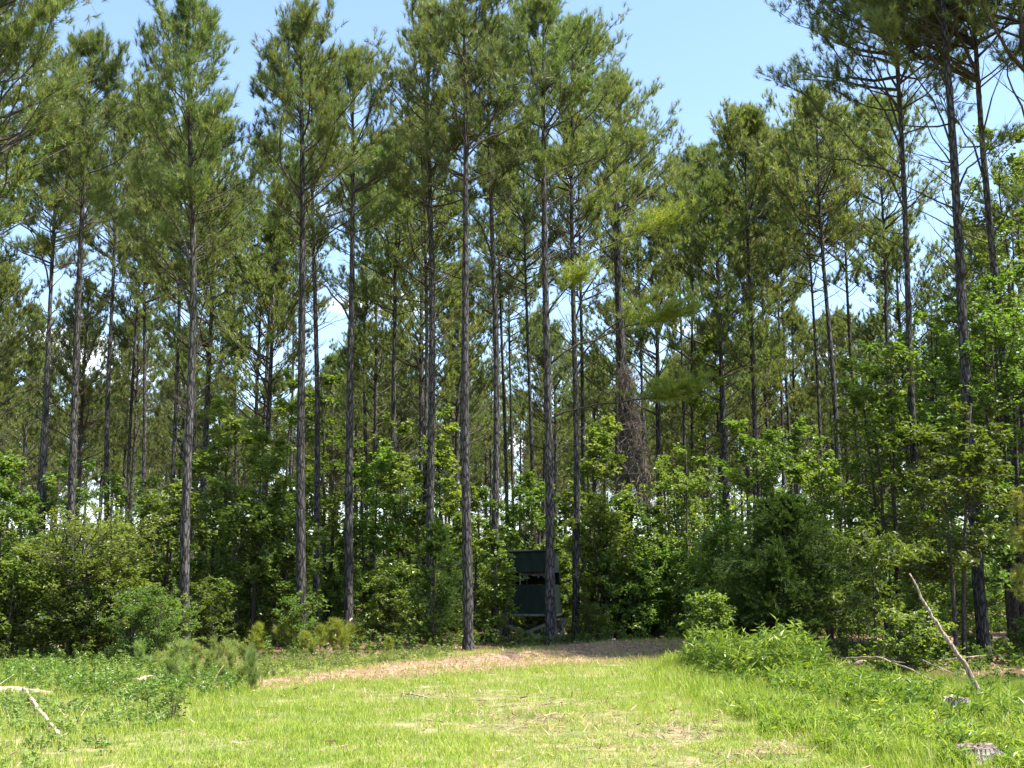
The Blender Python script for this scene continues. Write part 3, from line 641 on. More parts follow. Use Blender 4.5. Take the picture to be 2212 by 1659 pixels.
# label, px, top py, Y, radius, kind, extra args
trees = [
 ('pale leaved sapling crowding the left picture edge', 20, 1020, 34, 1.7, M_LEAF, dict(nst=3)),
 ('airy green sapling left of the spreading yellow-green bush', 105, 1045, 40, 1.7, M_LEAF, dict(nst=2)),
 ('dark rounded sapling between spreading bush and tallest left pine', 335, 1085, 33, 1.25, M_LEAF_D, dict(nst=3)),
 ('tall leafy sapling right of the tallest left pine', 470, 930, 35, 1.45, M_LEAF, dict(nst=3, low=.2)),
 ('dark dense sapling filling the gap right of the tallest left pine', 530, 980, 33, 1.5, M_LEAF_D, dict(nst=3, low=.15)),
 ('high bright sweetgum with star leaves behind the broad crowned pine', 600, 850, 39, 1.5, M_LEAF, dict(nst=2, low=.25, shape='cone')),
 ('highest sweetgum top between the broad crowned pine and its neighbour', 715, 815, 40, 1.4, M_LEAF, dict(nst=2, low=.3, shape='cone')),
 ('dark young tree behind the two nearly touching trunks', 610, 1100, 33.5, 1.3, M_LEAF_D, dict(nst=3, low=.15)),
 ('light green sapling right of the straight pine left of centre', 800, 1020, 40, 1.35, M_LEAF, dict(nst=2)),
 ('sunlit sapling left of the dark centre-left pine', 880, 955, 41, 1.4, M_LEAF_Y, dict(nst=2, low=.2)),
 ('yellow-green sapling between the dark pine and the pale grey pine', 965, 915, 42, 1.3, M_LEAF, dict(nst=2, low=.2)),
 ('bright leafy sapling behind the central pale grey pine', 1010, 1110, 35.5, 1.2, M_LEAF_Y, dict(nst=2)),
 ('dark crowned young tree behind the blind roof', 1140, 1075, 39, 1.6, M_LEAF_D, dict(nst=3)),
 ('sunlit sapling right behind the blind with large flat leaves', 1290, 950, 39, 1.35, M_LEAF, dict(nst=3, low=.1)),
 ('full leafy sapling touching ground right of the blind', 1300, 1110, 37.5, 1.35, M_LEAF_Y, dict(nst=3, low=.03)),  # yellow-green leaves chosen so the colour carries the sunlight
 ('low spreading sapling under the vine wrapped pine', 1390, 1090, 39, 1.5, M_LEAF_Y, dict(nst=3, low=.05)),
 ('tallest sweetgum right of centre with leaves climbing a pine', 1535, 760, 44, 1.7, M_LEAF, dict(nst=1, low=.25, single=True, shape='cone', nl=55)),
 ('rounded sapling left of the dark cedar, bright on top', 1480, 1010, 40, 1.7, M_LEAF_Y, dict(nst=3)),
 ('bushy young tree directly behind the dark cedar', 1620, 960, 37, 1.7, M_LEAF_D, dict(nst=3)),
 ('glinting grey-green sapling above the dark cedar', 1720, 960, 40, 1.6, M_LEAF, dict(nst=3)),
 ('lower leafy sapling right of the dark cedar top', 1800, 1010, 37, 1.6, M_LEAF, dict(nst=3)),
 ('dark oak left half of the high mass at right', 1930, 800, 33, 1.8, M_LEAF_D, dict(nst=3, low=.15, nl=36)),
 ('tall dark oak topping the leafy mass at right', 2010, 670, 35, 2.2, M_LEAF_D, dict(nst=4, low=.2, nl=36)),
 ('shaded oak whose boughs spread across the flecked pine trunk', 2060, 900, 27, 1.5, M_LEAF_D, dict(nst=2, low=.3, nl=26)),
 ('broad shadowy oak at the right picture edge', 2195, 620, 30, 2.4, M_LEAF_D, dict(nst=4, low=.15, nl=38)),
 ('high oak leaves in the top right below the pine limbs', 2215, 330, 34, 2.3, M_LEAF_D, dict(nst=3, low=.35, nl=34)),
]
for i, (lb, px, ty, Y, R, mt, kw) in enumerate(trees):
    H = h_of(ty-35, Y); loc = on_ground(px, Y)
    a = dict(nl=24, ntw=10, nlv=9, ls=.125, low=.08, r0=.03+.006*H, el=(0, 45))
    a.update(kw); me = make_broad(H, R, 500+i, mat=mt, **a)
    put_plant('young_tree', me, loc, lb, 'young tree', UG, 0)

# shrubs of the front
sh = 'shrubs along the edge of the wood'
p_ = on_ground(185, 27.5)
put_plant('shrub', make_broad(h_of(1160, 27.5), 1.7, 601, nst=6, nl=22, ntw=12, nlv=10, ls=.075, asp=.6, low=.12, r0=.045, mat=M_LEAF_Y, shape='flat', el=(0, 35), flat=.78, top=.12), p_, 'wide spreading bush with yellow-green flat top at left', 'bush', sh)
p_ = on_ground(235, 28.5)
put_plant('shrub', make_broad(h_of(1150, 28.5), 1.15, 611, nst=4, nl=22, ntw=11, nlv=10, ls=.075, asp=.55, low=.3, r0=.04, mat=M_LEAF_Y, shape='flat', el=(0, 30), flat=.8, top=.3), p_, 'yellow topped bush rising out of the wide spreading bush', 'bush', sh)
p_ = on_ground(318, 26)
put_plant('shrub', make_broad(h_of(1268, 26), .62, 602, nst=4, nl=22, ntw=10, nlv=9, ls=.06, asp=.45, low=.05, r0=.02, mat=M_LEAF_Y, shape='round'), p_, 'small bright feathery bush left of the tallest left pine base', 'bush', sh)
p_ = on_ground(15, 26.5)
put_plant('shrub', make_broad(h_of(1195, 26.5), 1.05, 603, nst=4, nl=20, ntw=9, nlv=8, ls=.10, low=.1, mat=M_LEAF), p_, 'pale green bush cut by the left picture edge', 'bush', sh)
p_ = on_ground(1700, 25.2)
put_plant('cedar_bush', make_feather(h_of(1075, 25.2), 1.8, 604, nl=190, ntw=18, K=60, ln=.085, wd=.013, low=.13, r0=.075, el=(-5, 42), droop=.05), p_, 'big dark feathery cedar bush right of the dirt track', 'bush')
p_ = on_ground(1612, 26.0)
put_plant('cedar_bush', make_feather(h_of(1190, 26), .8, 624, nl=70, ntw=14, K=45, ln=.08, wd=.010, low=.06, r0=.03, el=(0, 45), droop=.05), p_, 'lower feathery cedar clinging to the left of the big dark one', 'bush')
p_ = on_ground(935, 32.5)
put_plant('cedar_bush', make_feather(h_of(1120, 32.5), 1.0, 605, nl=90, ntw=14, K=45, ln=.09, wd=.010, low=.08, r0=.045, el=(0, 45), droop=.06), p_, 'shaded small cedar left of the central pale grey pine', 'bush')
p_ = on_ground(1528, 24.4)
put_plant('shrub', make_broad(h_of(1285, 24.4), .5, 606, nst=4, nl=18, ntw=7, nlv=7, ls=.075, low=.08, r0=.015, mat=M_LEAF, shape='col'), p_, 'small bright green shrub at the left foot of the cedar', 'bush', sh)
p_ = on_ground(1888, 24)
put_plant('young_tree', make_broad(h_of(1165, 24), 1.15, 607, nst=1, nl=20, ntw=9, nlv=11, ls=.15, asp=.3, low=.45, r0=.028, mat=M_LEAF_D, single=True, shape='flat', el=(5, 35), hang=.35, flat=.55), p_, 'thin stemmed sapling with drooping long leaves right of the cedar', 'young tree', UG)
p_ = on_ground(2236, 20)
put_plant('cedar_bush', make_feather(h_of(1050, 20), .36, 608, nl=34, ntw=10, K=30, ln=.10, wd=.008, low=.4, r0=.04, mat=M_GOLD, el=(-10, 30), droop=.2), p_, 'golden drooping conifer sprays at the right picture edge', 'bush')
p_ = on_ground(1960, 22.5)
put_plant('shrub', make_broad(h_of(1330, 22.5), .7, 609, nst=4, nl=12, ntw=8, nlv=7, ls=.08, low=.1, r0=.015, mat=M_LEAF), p_, 'low shaded bush behind the fallen branches at right', 'bush', sh)
p_ = on_ground(860, 37)
put_plant('shrub', make_broad(h_of(1220, 37), 1.1, 612, nst=4, nl=16, ntw=9, nlv=8, ls=.10, low=.05, r0=.02, mat=M_LEAF_Y), p_, 'sunlit low bush in the opening left of the shaded cedar', 'bush', sh)
p_ = on_ground(1082, 34.2)
put_plant('shrub', make_broad(2.5, .40, 613, nst=3, nl=14, ntw=7, nlv=6, ls=.10, low=.2, r0=.015, mat=M_LEAF, shape='col'), p_, 'slender leafy bush overlapping the left front of the blind', 'bush', sh)

for k_, (px, ty, Y, R_, lb) in enumerate([(1350, 1210, 37.4, 1.0, 'sunlit rounded shrub behind the mulch bank right of the blind'), (1430, 1160, 38.2, 1.1, 'bright mixed shrub midway between the blind and the dark cedar'), (1505, 1200, 37.8, 1.0, 'yellow-green shrub where the dirt track enters the wood'), (1575, 1130, 31, .9, 'sunny shrub leaning behind the left shoulder of the dark cedar')]):
    put_plant('shrub', make_broad(h_of(ty, Y), R_, 640+k_, nst=5, nl=18, ntw=9, nlv=8, ls=.10, low=.04, r0=.02, mat=M_LEAF_Y if k_ % 2 == 0 else M_LEAF), on_ground(px, Y), lb, 'bush', sh)  # sunlight on these shrubs is put into the yellow-green leaf colour
# undergrowth bushes as copies: fill of the wood
BV = [make_broad(2.6, 1.25, 700+i, nst=4, nl=13, ntw=8, nlv=8, ls=.11, low=.05, r0=.02, mat=[M_LEAF, M_LEAF_D, M_LEAF_Y, M_LEAF, M_LEAF_D][i]) for i in range(5)]
TV = [make_broad(5.5, 1.5, 720+i, nst=2, nl=24, ntw=9, nlv=8, ls=.13, low=.12, r0=.045, mat=[M_LEAF, M_LEAF, M_LEAF_Y, M_LEAF_D][i]) for i in range(4)]
urng = rs(11)
def clear_of(x, y, r):
    d, w_, s = dist_track(np.array(x), np.array(y))
    if d < w_+r: return False
    if abs(x-.55) < 1.5 and 32.5 < y < 37.3: return False
    return True
nb = 0
for yy in np.arange(27, 64, 2.7):
    for xx in np.arange(-32, 33, 2.3):
        x = xx+urng.uniform(-1, 1); y = yy+urng.uniform(-1.1, 1.1)
        px, py = proj(x, y, 0)
        if px < -150 or px > 2360: continue
        if y < edge_y(x)+1.6 or not clear_of(x, y, 1.0): continue
        if y > 45 and urng.uniform() < .35: continue
        s = urng.uniform(.55, 1.0)
        if y < 34: s *= .75
        if 700 < px < 1340 and y < 37: s *= .6
        put_plant('undergrowth_bush', BV[urng.integers(5)], (x, y, float(gz(x, y))), 'low leafy bush lost among others on the shaded wood floor', 'bush', 'undergrowth bushes between the trunks', urng.uniform(0, 6.28), s, s*urng.uniform(.8, 1.25)); nb += 1
for yy in np.arange(44, 112, 7.0):
    for xx in np.arange(-50, 51, 4.4):
        x = xx+urng.uniform(-1.8, 1.8); y = yy+urng.uniform(-2.5, 2.5)
        px, _ = proj(x, y, 3)
        if px < -120 or px > 2330: continue
        s = urng.uniform(.6, 1.1)
        put_plant('young_tree', TV[urng.integers(4)], (x, y, 0), 'young broadleaf tree far back, merging into the green under the pines', 'young tree', 'distant young trees under the pines', urng.uniform(0, 6.28), s); nb += 1
for yy in (148, 158, 168):
    for xx in np.arange(-76, 77, 4.4):
        s = urng.uniform(1.5, 2.1)
        put_plant('young_tree', TV[urng.integers(4)], (xx+urng.uniform(-1.5, 1.5), yy+urng.uniform(-3, 3), 0), 'leafy tree in the far row that closes the view under the pines', 'young tree', 'far row of leafy trees', urng.uniform(0, 6.28), s, s*urng.uniform(.7, 1.0)); nb += 1
print('bushes', nb)

# feathery dog fennel and seedling pines in front
fv = [make_feather(.62, .30, 800+i, nl=4, ntw=4, K=20, ln=.10, wd=.005, low=.1, r0=.006, mat=M_FENNEL, el=(60, 85), droop=-.1, stems=7, spread=(8, 40)) for i in range(3)]
dg = [(400, 1440), (430, 1432), (470, 1448), (500, 1440), (528, 1452), (445, 1470), (480, 1478), (515, 1482), (545, 1490), (380, 1455), (350, 1448), (415, 1482), (330, 1470), (455, 1452), (535, 1470), (300, 1452), (375, 1480), (500, 1462)]
for i, (px, py) in enumerate(dg):
    q = gp(px, py); put_plant('dog_fennel', fv[i % 3], (q[0], q[1], float(gz(q[0], q[1]))), 'feathery upright weed clump in the thicket before the tallest left pine', 'weed', 'feathery weeds before the tallest left pine', urng.uniform(0, 6.28), urng.uniform(.75, 1.15))
sv = make_feather(.8, .42, 820, nl=16, ntw=6, K=45, ln=.15, wd=.006, low=.1, r0=.012, mat=M_NEEDLE_Y, el=(30, 65), droop=-.1, spread=(10, 60))
for i, (px, py, s, lb) in enumerate([(620, 1400, 1.0, 'pine seedling left of the broad crowned pine base'), (690, 1405, .8, 'pine seedling between two trunk bases'), (725, 1412, 1.0, 'pine seedling left of the straight pine base'), (575, 1392, 1.1, 'pine seedling in shade under the sweetgums'), (1025, 1395, .5, 'tiny pine seedling at the central grey pine base'), (1120, 1392, .5, 'tiny pine seedling under the blind braces'), (555, 1412, .9, 'pale pine seedling beside the feathery weeds'), (660, 1418, .7, 'low pine seedling before the broad crowned pine'), (760, 1402, .8, 'pine seedling at the foot of the straight pine'), (840, 1412, .5, 'tiny lone pine seedling in the shade strip'), (2000, 1420, .8, 'shaded pine seedling by the fallen limb at right')]):
    q = gp(px, py); put_plant('pine_seedling', sv, (q[0], q[1], float(gz(q[0], q[1]))), lb, 'seedling', 'pine seedlings at the edge of the wood', i*1.3, s)

# ------------------------------------------------------------------ grass, weeds, straw
STUMPS = [(gp(2136, 1527)[0], gp(2136, 1527)[1]), (gp(2066, 1546)[0], gp(2066, 1546)[1]), (gp(2112, 1652)[0], gp(2112, 1652)[1])]
def keepoff(x, y):
    f = np.ones(len(x))
    for (a, b_) in STUMPS:
        u = (x-a)/.55; v = (y-b_)/np.where(y < b_, 1.1, .5); f = np.minimum(f, np.clip(np.hypot(u, v), .22, 1))
    return f
def blades(x, y, h, wd, rng, nseg=2, lean=.45):
    h = h*keepoff(x, y)
    n_ = len(x); b = np.stack([x, y, gz(x, y)-.01], -1); a = rng.uniform(0, 6.28, n_)
    sd = np.stack([np.cos(a), np.sin(a), np.zeros(n_)], -1)*(wd/2)[:, None]
    ld = rng.normal(0, lean, (n_, 2))*h[:, None]
    tip = b+np.stack([ld[:, 0], ld[:, 1], h], -1)
    if nseg == 1:
        V = np.stack([b-sd, b+sd, tip], 1).reshape(-1, 3); return V, np.arange(n_*3).reshape(-1, 3), 1
    m_ = b+np.stack([ld[:, 0]*.3, ld[:, 1]*.3, h*.6], -1)
    V = np.stack([b-sd, b+sd, m_-sd*.8, m_+sd*.8, tip], 1).reshape(-1, 3); k = np.arange(n_)*5
    T = np.concatenate([np.stack([k, k+1, k+3], -1), np.stack([k, k+3, k+2], -1), np.stack([k+2, k+3, k+4], -1)])
    return V, T, 3
def region(poly_px, n_, seed, noise=None):
    """points on the ground inside an outline on the ground"""
    P = np.array([gp(*q)[:2] for q in poly_px]); rng = rs(seed)
    lo, hi = P.min(0), P.max(0); x = rng.uniform(lo[0], hi[0], n_); y = rng.uniform(lo[1], hi[1], n_)
    k = inpoly(x, y, P)
    if noise: k &= fbm(x*noise[0], y*noise[0], seed) > noise[1]
    return np.stack([x[k], y[k]], -1)
grng = rs(21)
mb = MB()
def scatter(n_, x0, x1, y0, y1, fan=1.0):
    y = grng.uniform(y0, y1, n_); x = grng.uniform(-1, 1, n_)*(y*.46+2.5)
    return x, y
def bare_spots(px, py, x, y):
    f = .35+1.3*np.clip((fbm(x*2.2, y*2.2, 71, 4)-.42)*5, 0, 1)
    return f*(np.exp(-(((px-1480)/290)**2+((py-1612)/45)**2))+.75*np.exp(-(((px-1200)/280)**2+((py-1545)/34)**2))+.5*np.exp(-(((px-900)/250)**2+((py-1500)/14)**2)))
def grass_zone(n_, y0, y1, hs, wd, nseg):
    x, y = scatter(n_, 0, 0, y0, y1)
    d, w_, s = dist_track(x, y); ey = edge_y(x)
    bare = fbm(x*.75+3, y*.75, 31, 5); px, py = proj(x, y, 0)
    left = np.clip((420-px)/300, 0, 1)*np.clip((py-1490)/60, 0, 1)     # thinner, weedier lower left corner
    brown = bare_spots(px, py, x, y)
    pk = 1-.6*np.clip((fbm(x*3+9, y*3, 61)-.5)/.2, 0, 1)-.35*np.clip((bare-.54)/.14, 0, 1)-.55*left-.75*brown
    pk = np.where(d < w_*(.85+.5*(fbm(x*2, y*2, 8)-.5)), .12+.5*(fbm(x*1.6, y*1.6, 44) > .52), pk)
    pk = np.where(y > ey, .35*np.exp(-(y-ey)/2.0), pk)
    k = grng.uniform(size=n_) < pk; x, y, px, py = x[k], y[k], px[k], py[k]; n_ = len(x)
    hh = hs*grng.uniform(.4, 1.35, n_)*(.35+.7*fbm(x*.8, y*.8, 12)+.9*fbm(x*3.5, y*3.5, 14))
    lush = np.clip((px-1350)/250, 0, 1)*np.clip((y-12)/6, 0, 1); hh *= 1+.9*lush
    far_s = np.clip((y-25)/4, 0, 1); hh *= 1-.2*far_s
    r = np.clip(grng.uniform(0, .75, n_)+.22*np.clip((bare[k]-.5)*5, 0, 1)-.05*lush+.15*np.exp(-(((px-1400)/400)**2+((py-1590)/50)**2))-.12*np.exp(-(((px-500)/350)**2+((py-1560)/80)**2)), 0, 1)
    V, T, m_ = blades(x, y, hh, wd*grng.uniform(.6, 1.4, n_), grng, nseg); mb.add(V, T, 0, np.tile(r, m_))
grass_zone(260000, 8, 15, .062, .006, 2)
grass_zone(250000, 15, 22, .068, .008, 1)
grass_zone(230000, 22, 38, .09, .011, 1)
# seed stalks and taller blades
x, y = scatter(9000, 0, 0, 9, 30); d, w_, s = dist_track(x, y); k = (d > w_) & (y < edge_y(x)) & (fbm(x*.7, y*.7, 77) > .5); x, y = x[k], y[k]
V, T, m_ = blades(x, y, grng.uniform(.15, .32, len(x)), np.full(len(x), .006), grng, 2, .22); mb.add(V, T, 0, np.tile(grng.uniform(.2, 1, len(x)), m_))
for (poly, n_, hh0) in (([(1440, 1425), (1700, 1440), (1790, 1458), (1900, 1505), (2330, 1515), (2330, 1700), (1900, 1690), (1600, 1560), (1400, 1480)], 24000, .24), ([(-140, 1425), (420, 1430), (570, 1468), (540, 1500), (330, 1560), (150, 1690), (-140, 1690)], 14000, .17)):
    q = region(poly, n_*3, int(hh0*100), (1.6, .40))[:n_]; V, T, m_ = blades(q[:, 0], q[:, 1], hh0*grng.uniform(.4, 1.2, len(q))*(.5+fbm(q[:, 0]*1.7, q[:, 1]*1.7, 19)), grng.uniform(.006, .011, len(q)), grng, 2, .28); mb.add(V, T, 0, np.tile(np.clip(grng.uniform(0, .85, len(q)), 0, 1), m_))
link('grass', mb.build('grass', [M_GRASS]), kind='stuff', label='bright yellow-green grass covering the sunny field')

# dead straw and pine litter over track and forest floor
x, y = scatter(190000, 0, 0, 9, 48); d, w_, s = dist_track(x, y)
pk = np.where(d < w_*1.15, .95, np.where(y > edge_y(x), .5, .10*(fbm(x*.75+3, y*.75, 31, 5) > .6)+.02))
px, py = proj(x, y, 0); pk = np.maximum(pk, .8*bare_spots(px, py, x, y))
k = grng.uniform(size=len(x)) < pk; x, y = x[k], y[k]; n_ = len(x)
a = grng.uniform(0, 6.28, n_); el_ = np.abs(grng.normal(0, .25, n_)); ln_ = grng.uniform(.08, .24, n_)
b = np.stack([x, y, gz(x, y)+grng.uniform(.0, .03, n_)], -1); dv = np.stack([np.cos(a)*np.cos(el_), np.sin(a)*np.cos(el_), np.sin(el_)], -1)*ln_[:, None]
sd = np.stack([-np.sin(a), np.cos(a), np.zeros(n_)], -1)*grng.uniform(.004, .010, n_)[:, None]
V = np.stack([b-sd, b+sd, b+dv], 1).reshape(-1, 3)
mb = MB(); mb.add(V, np.arange(n_*3).reshape(-1, 3), 0, grng.uniform(0, 1, n_))
link('pine_straw', mb.build('pine_straw', [M_STRAWM]), kind='stuff', label='brown pine straw and mulch along the track')

x, y = scatter(2400, 0, 0, 10, 27); px, py = proj(x, y, 0); wgt = np.clip((px-1750)/250, 0, 1)*(py < 1680)+np.clip((330-px)/200, 0, 1)+.8*bare_spots(px, py, x, y)+.08; k = grng.uniform(size=len(x)) < wgt*.8; x, y = x[k], y[k]; n_ = len(x)
a = grng.uniform(0, 6.28, n_); ln_ = grng.uniform(.04, .26, n_)**1.25; b = np.stack([x, y, gz(x, y)+grng.uniform(.01, .05, n_)], -1); e = b+np.stack([np.cos(a)*ln_, np.sin(a)*ln_, grng.uniform(-.02, .05, n_)], -1)
V, Qs = segs(b, e, grng.uniform(.003, .012, n_), grng.uniform(.002, .008, n_), 4); mb = MB(); mb.add(V, Qs, 0, np.repeat(grng.uniform(.1, 1, n_), 4))
link('woody_litter', mb.build('woody_litter', [M_STRAWM]), kind='stuff', label='scattered twigs and bark scraps on the ground')
# weeds
def weed_mass(pts, hrange, nleaf, ls, asp, mat, name, label, seed, up=.7, stemmat=True):
    rng = rs(seed); mb = MB(); n_ = len(pts); pts = np.asarray(pts); h = rng.uniform(*hrange, n_)*keepoff(pts[:, 0], pts[:, 1])*(.45+.9*fbm(np.asarray(pts)[:, 0]*1.1, np.asarray(pts)[:, 1]*1.1, seed+3))
    b = np.stack([pts[:, 0], pts[:, 1], gz(pts[:, 0], pts[:, 1])-.01], -1); tp = b+np.stack([rng.normal(0, .1, n_)*h, rng.normal(0, .1, n_)*h, h], -1)
    V, Qs = segs(b, tp, np.full(n_, .005), np.full(n_, .002), 3); mb.add(V, Qs, 0, np.full(len(Qs), .3))
    li = np.repeat(np.arange(n_), nleaf); u = rng.uniform(.2, 1, len(li))**.8
    p = b[li]*(1-u)[:, None]+tp[li]*u[:, None]; a = rng.uniform(0, 6.28, len(li))
    d = unit(np.stack([np.cos(a), np.sin(a), up*rng.uniform(.3, 1.3, len(li))], -1))
    V, T = leaves(p, d, ls*1.0, asp, rng, .5, .06)
    r = np.clip(rng.uniform(0, .8, n_)[li]+rng.uniform(-.1, .3, len(li)), 0, 1); mb.add(V, T, 0, np.concatenate([r, r]))
    link(name, mb.build(name, [mat]), kind='stuff', label=label)
weed_mass(region([(1480, 1425), (1700, 1440), (1790, 1462), (1900, 1510), (2060, 1530), (2300, 1525), (2300, 1590), (2000, 1570), (1800, 1540), (1650, 1500), (1480, 1475)], 1500, 31, (1.5, .38)), (.20, .44), 22, .14, .19, M_WEED, 'weeds', 'knee-high bright weeds with narrow leaves on the right', 41, 1.0)
weed_mass(region([(1470, 1432), (1780, 1456), (1760, 1488), (1500, 1478)], 900, 37, (1.8, .46)), (.38, .95), 26, .17, .16, M_WEED, 'tall_weeds', 'tallest bright weeds at the base of the dark cedar', 49, 1.0)
weed_mass(region([(1560, 1520), (1800, 1540), (2000, 1570), (2300, 1590), (2300, 1700), (1800, 1640), (1600, 1580)], 1500, 32, (1.9, .46)), (.10, .28), 18, .12, .18, M_WEED, 'short_weeds', 'short narrow leaved weeds thinning into the grass on the right', 42)
weed_mass(region([(-120, 1425), (300, 1425), (420, 1450), (560, 1470), (540, 1495), (330, 1530), (-120, 1478)], 2300, 33, (1.0, .40)), (.12, .36), 20, .075, .40, M_LEAF_Y, 'undergrowth', 'tangled low green undergrowth at left beyond the fallen log', 43, .3)
weed_mass(region([(-120, 1500), (330, 1520), (430, 1500), (360, 1560), (200, 1640), (-120, 1690)], 1500, 34, (1.3, .45)), (.06, .18), 12, .07, .5, M_FENNEL, 'sparse_weeds', 'thin pale weeds on the lower left ground', 44, .3)
weed_mass(region([(1760, 1400), (2300, 1380), (2350, 1510), (2060, 1520), (1800, 1465)], 1300, 35, (1.1, .42)), (.08, .26), 18, .09, .5, M_LEAF, 'shade_weeds', 'shaded weeds around the fallen branches at right', 45, .4)
weed_mass(region([(520, 1425), (960, 1402), (1010, 1415), (700, 1450), (540, 1462)], 1700, 36, (1.2, .42)), (.08, .22), 12, .07, .4, M_FENNEL, 'bank_weeds', 'low green weeds between the dirt strip and the pines', 46, .4)
fp = rs(47); xx = fp.uniform(-26, 26, 9000); yy = fp.uniform(24, 52, 9000); dd_, ww_, ss_ = dist_track(xx, yy); k = (yy > edge_y(xx)+.3) & (dd_ > ww_*1.1) & (fbm(xx, yy, 88) > .38)
weed_mass(np.stack([xx[k], yy[k]], -1), (.12, .5), 16, .10, .6, M_LEAF, 'forest_floor_plants', 'leafy plants covering the wood floor between the trunks', 48, .3)

# ------------------------------------------------------------------ fallen wood, stumps
def wood_piece(name, pts, rads, mat, label, cat, seed, side_twigs=0, sides=10, group=None):
    pts = np.array(pts, float); s = np.linspace(0, 1, 22); src = np.linspace(0, 1, len(pts)); pth = np.stack([np.interp(s, src, pts[:, i]) for i in range(3)], -1)
    rng = rs(seed); pth += rng.normal(0, .006, pth.shape); mb = MB(); mb.tube(pth, np.interp(s, np.linspace(0, 1, len(rads)), rads), sides, .06, seed)
    for j in range(side_twigs):
        k = rng.integers(2, 20); d = unit((pth[k+1]-pth[k])*4+rng.normal(0, .25, 3)); l_ = rng.uniform(.15, .5)
        q = pth[k]+np.outer(np.linspace(0, 1, 5), d*l_)+rng.normal(0, .01, (5, 3)); mb.tube(q, np.linspace(.008, .003, 5), 5, 0, 0)
    kw = dict(label=label, category=cat)
    if group: kw['group'] = group
    return link(name, mb.build(name, [mat], True), **kw)
b = gp(2136, 1527); tp = at_Y(1966, 1238, b[1]+.25)
pm = lambda f, j: b+(tp-b)*f+np.array([j, 0, 0])
wood_piece('leaning_pole', [b-[0, 0, .12], pm(.25, .02), pm(.5, -.03), pm(.75, -.05), tp], [.042, .034, .028, .022, .010], M_DEAD, 'long bare pale pole leaning left over the weeds at right', 'pole', 51, 0)
q1 = gp(-60, 1508); q2 = gp(112, 1506)
wood_piece('fallen_log', [q1+[0, 0, .08], (q1+q2)/2+[0, 0, .09], q2+[0, 0, .05]], [.085, .075, .035], M_LOG, 'pale barkless log lying flat at the left edge', 'log', 52, 2, 12)
q1 = gp(50, 1507); q2 = gp(126, 1592)
wood_piece('fallen_branch', [q1+[0, 0, .14], (q1+q2)/2+[0, 0, .07], q2+[0, 0, .03]], [.018, .026, .022], M_LOG, 'straight pale stick propped from the log to the grass', 'branch', 53, 3)
for i, (a1, a2, hh, r, lb) in enumerate([((1770, 1452), (2070, 1500), .42, .018, 'thin arched dead branch nearest the tall weeds'), ((1880, 1448), (2120, 1492), .36, .014, 'second arched dead branch crossing behind the leaning pole'), ((1780, 1442), (2060, 1440), .10, .045, 'dark fallen limb lying flat in the shade'), ((1990, 1440), (2260, 1425), .16, .016, 'long pale limb running off the right edge'), ((1640, 1420), (1900, 1432), .12, .02, 'low stick under the cedar skirt')]):
    q1 = gp(*a1); q2 = gp(*a2); mid_ = (q1+q2)/2
    wood_piece('fallen_branch', [q1+[0, 0, .06], q1*.75+q2*.25+[0, 0, hh*.8], mid_+[0, 0, hh], q1*.25+q2*.75+[0, 0, hh*.6], q2+[0, 0, .03]], [r, r*.9, r*.7, r*.4], M_DEAD, lb, 'branch', 60+i, 6)
q1 = gp(520, 1497); q2 = gp(556, 1496)
for i, (a1, a2, r, lb) in enumerate([((432, 1493), (468, 1493), .035, 'short white log end at the field edge under feathery weeds'), ((292, 1480), (352, 1470), .05, 'grey weathered log piece inside the left undergrowth'), ((870, 1502), (925, 1512), .012, 'thin grey twig lying on the open grass'), ((705, 1398), (760, 1340), .03, 'pale fallen trunk slanting behind the straight pine'), ((760, 1372), (860, 1376), .035, 'horizontal pale log in the shade left of centre'), ((1240, 1390), (1330, 1384), .02, 'straw coloured stick on top of the mulch bank')]):
    q1 = gp(*a1); q2 = gp(*a2)
    if i == 3: q2 = at_Y(a2[0], a2[1], q1[1]+1.5)
    wood_piece('dead_stick', [q1+[0, 0, r+.02], (q1+q2)/2+[0, 0, r+.03], q2+[0, 0, r+.02]], [r, r*.8], M_LOG, lb, 'stick', 70+i, 2)

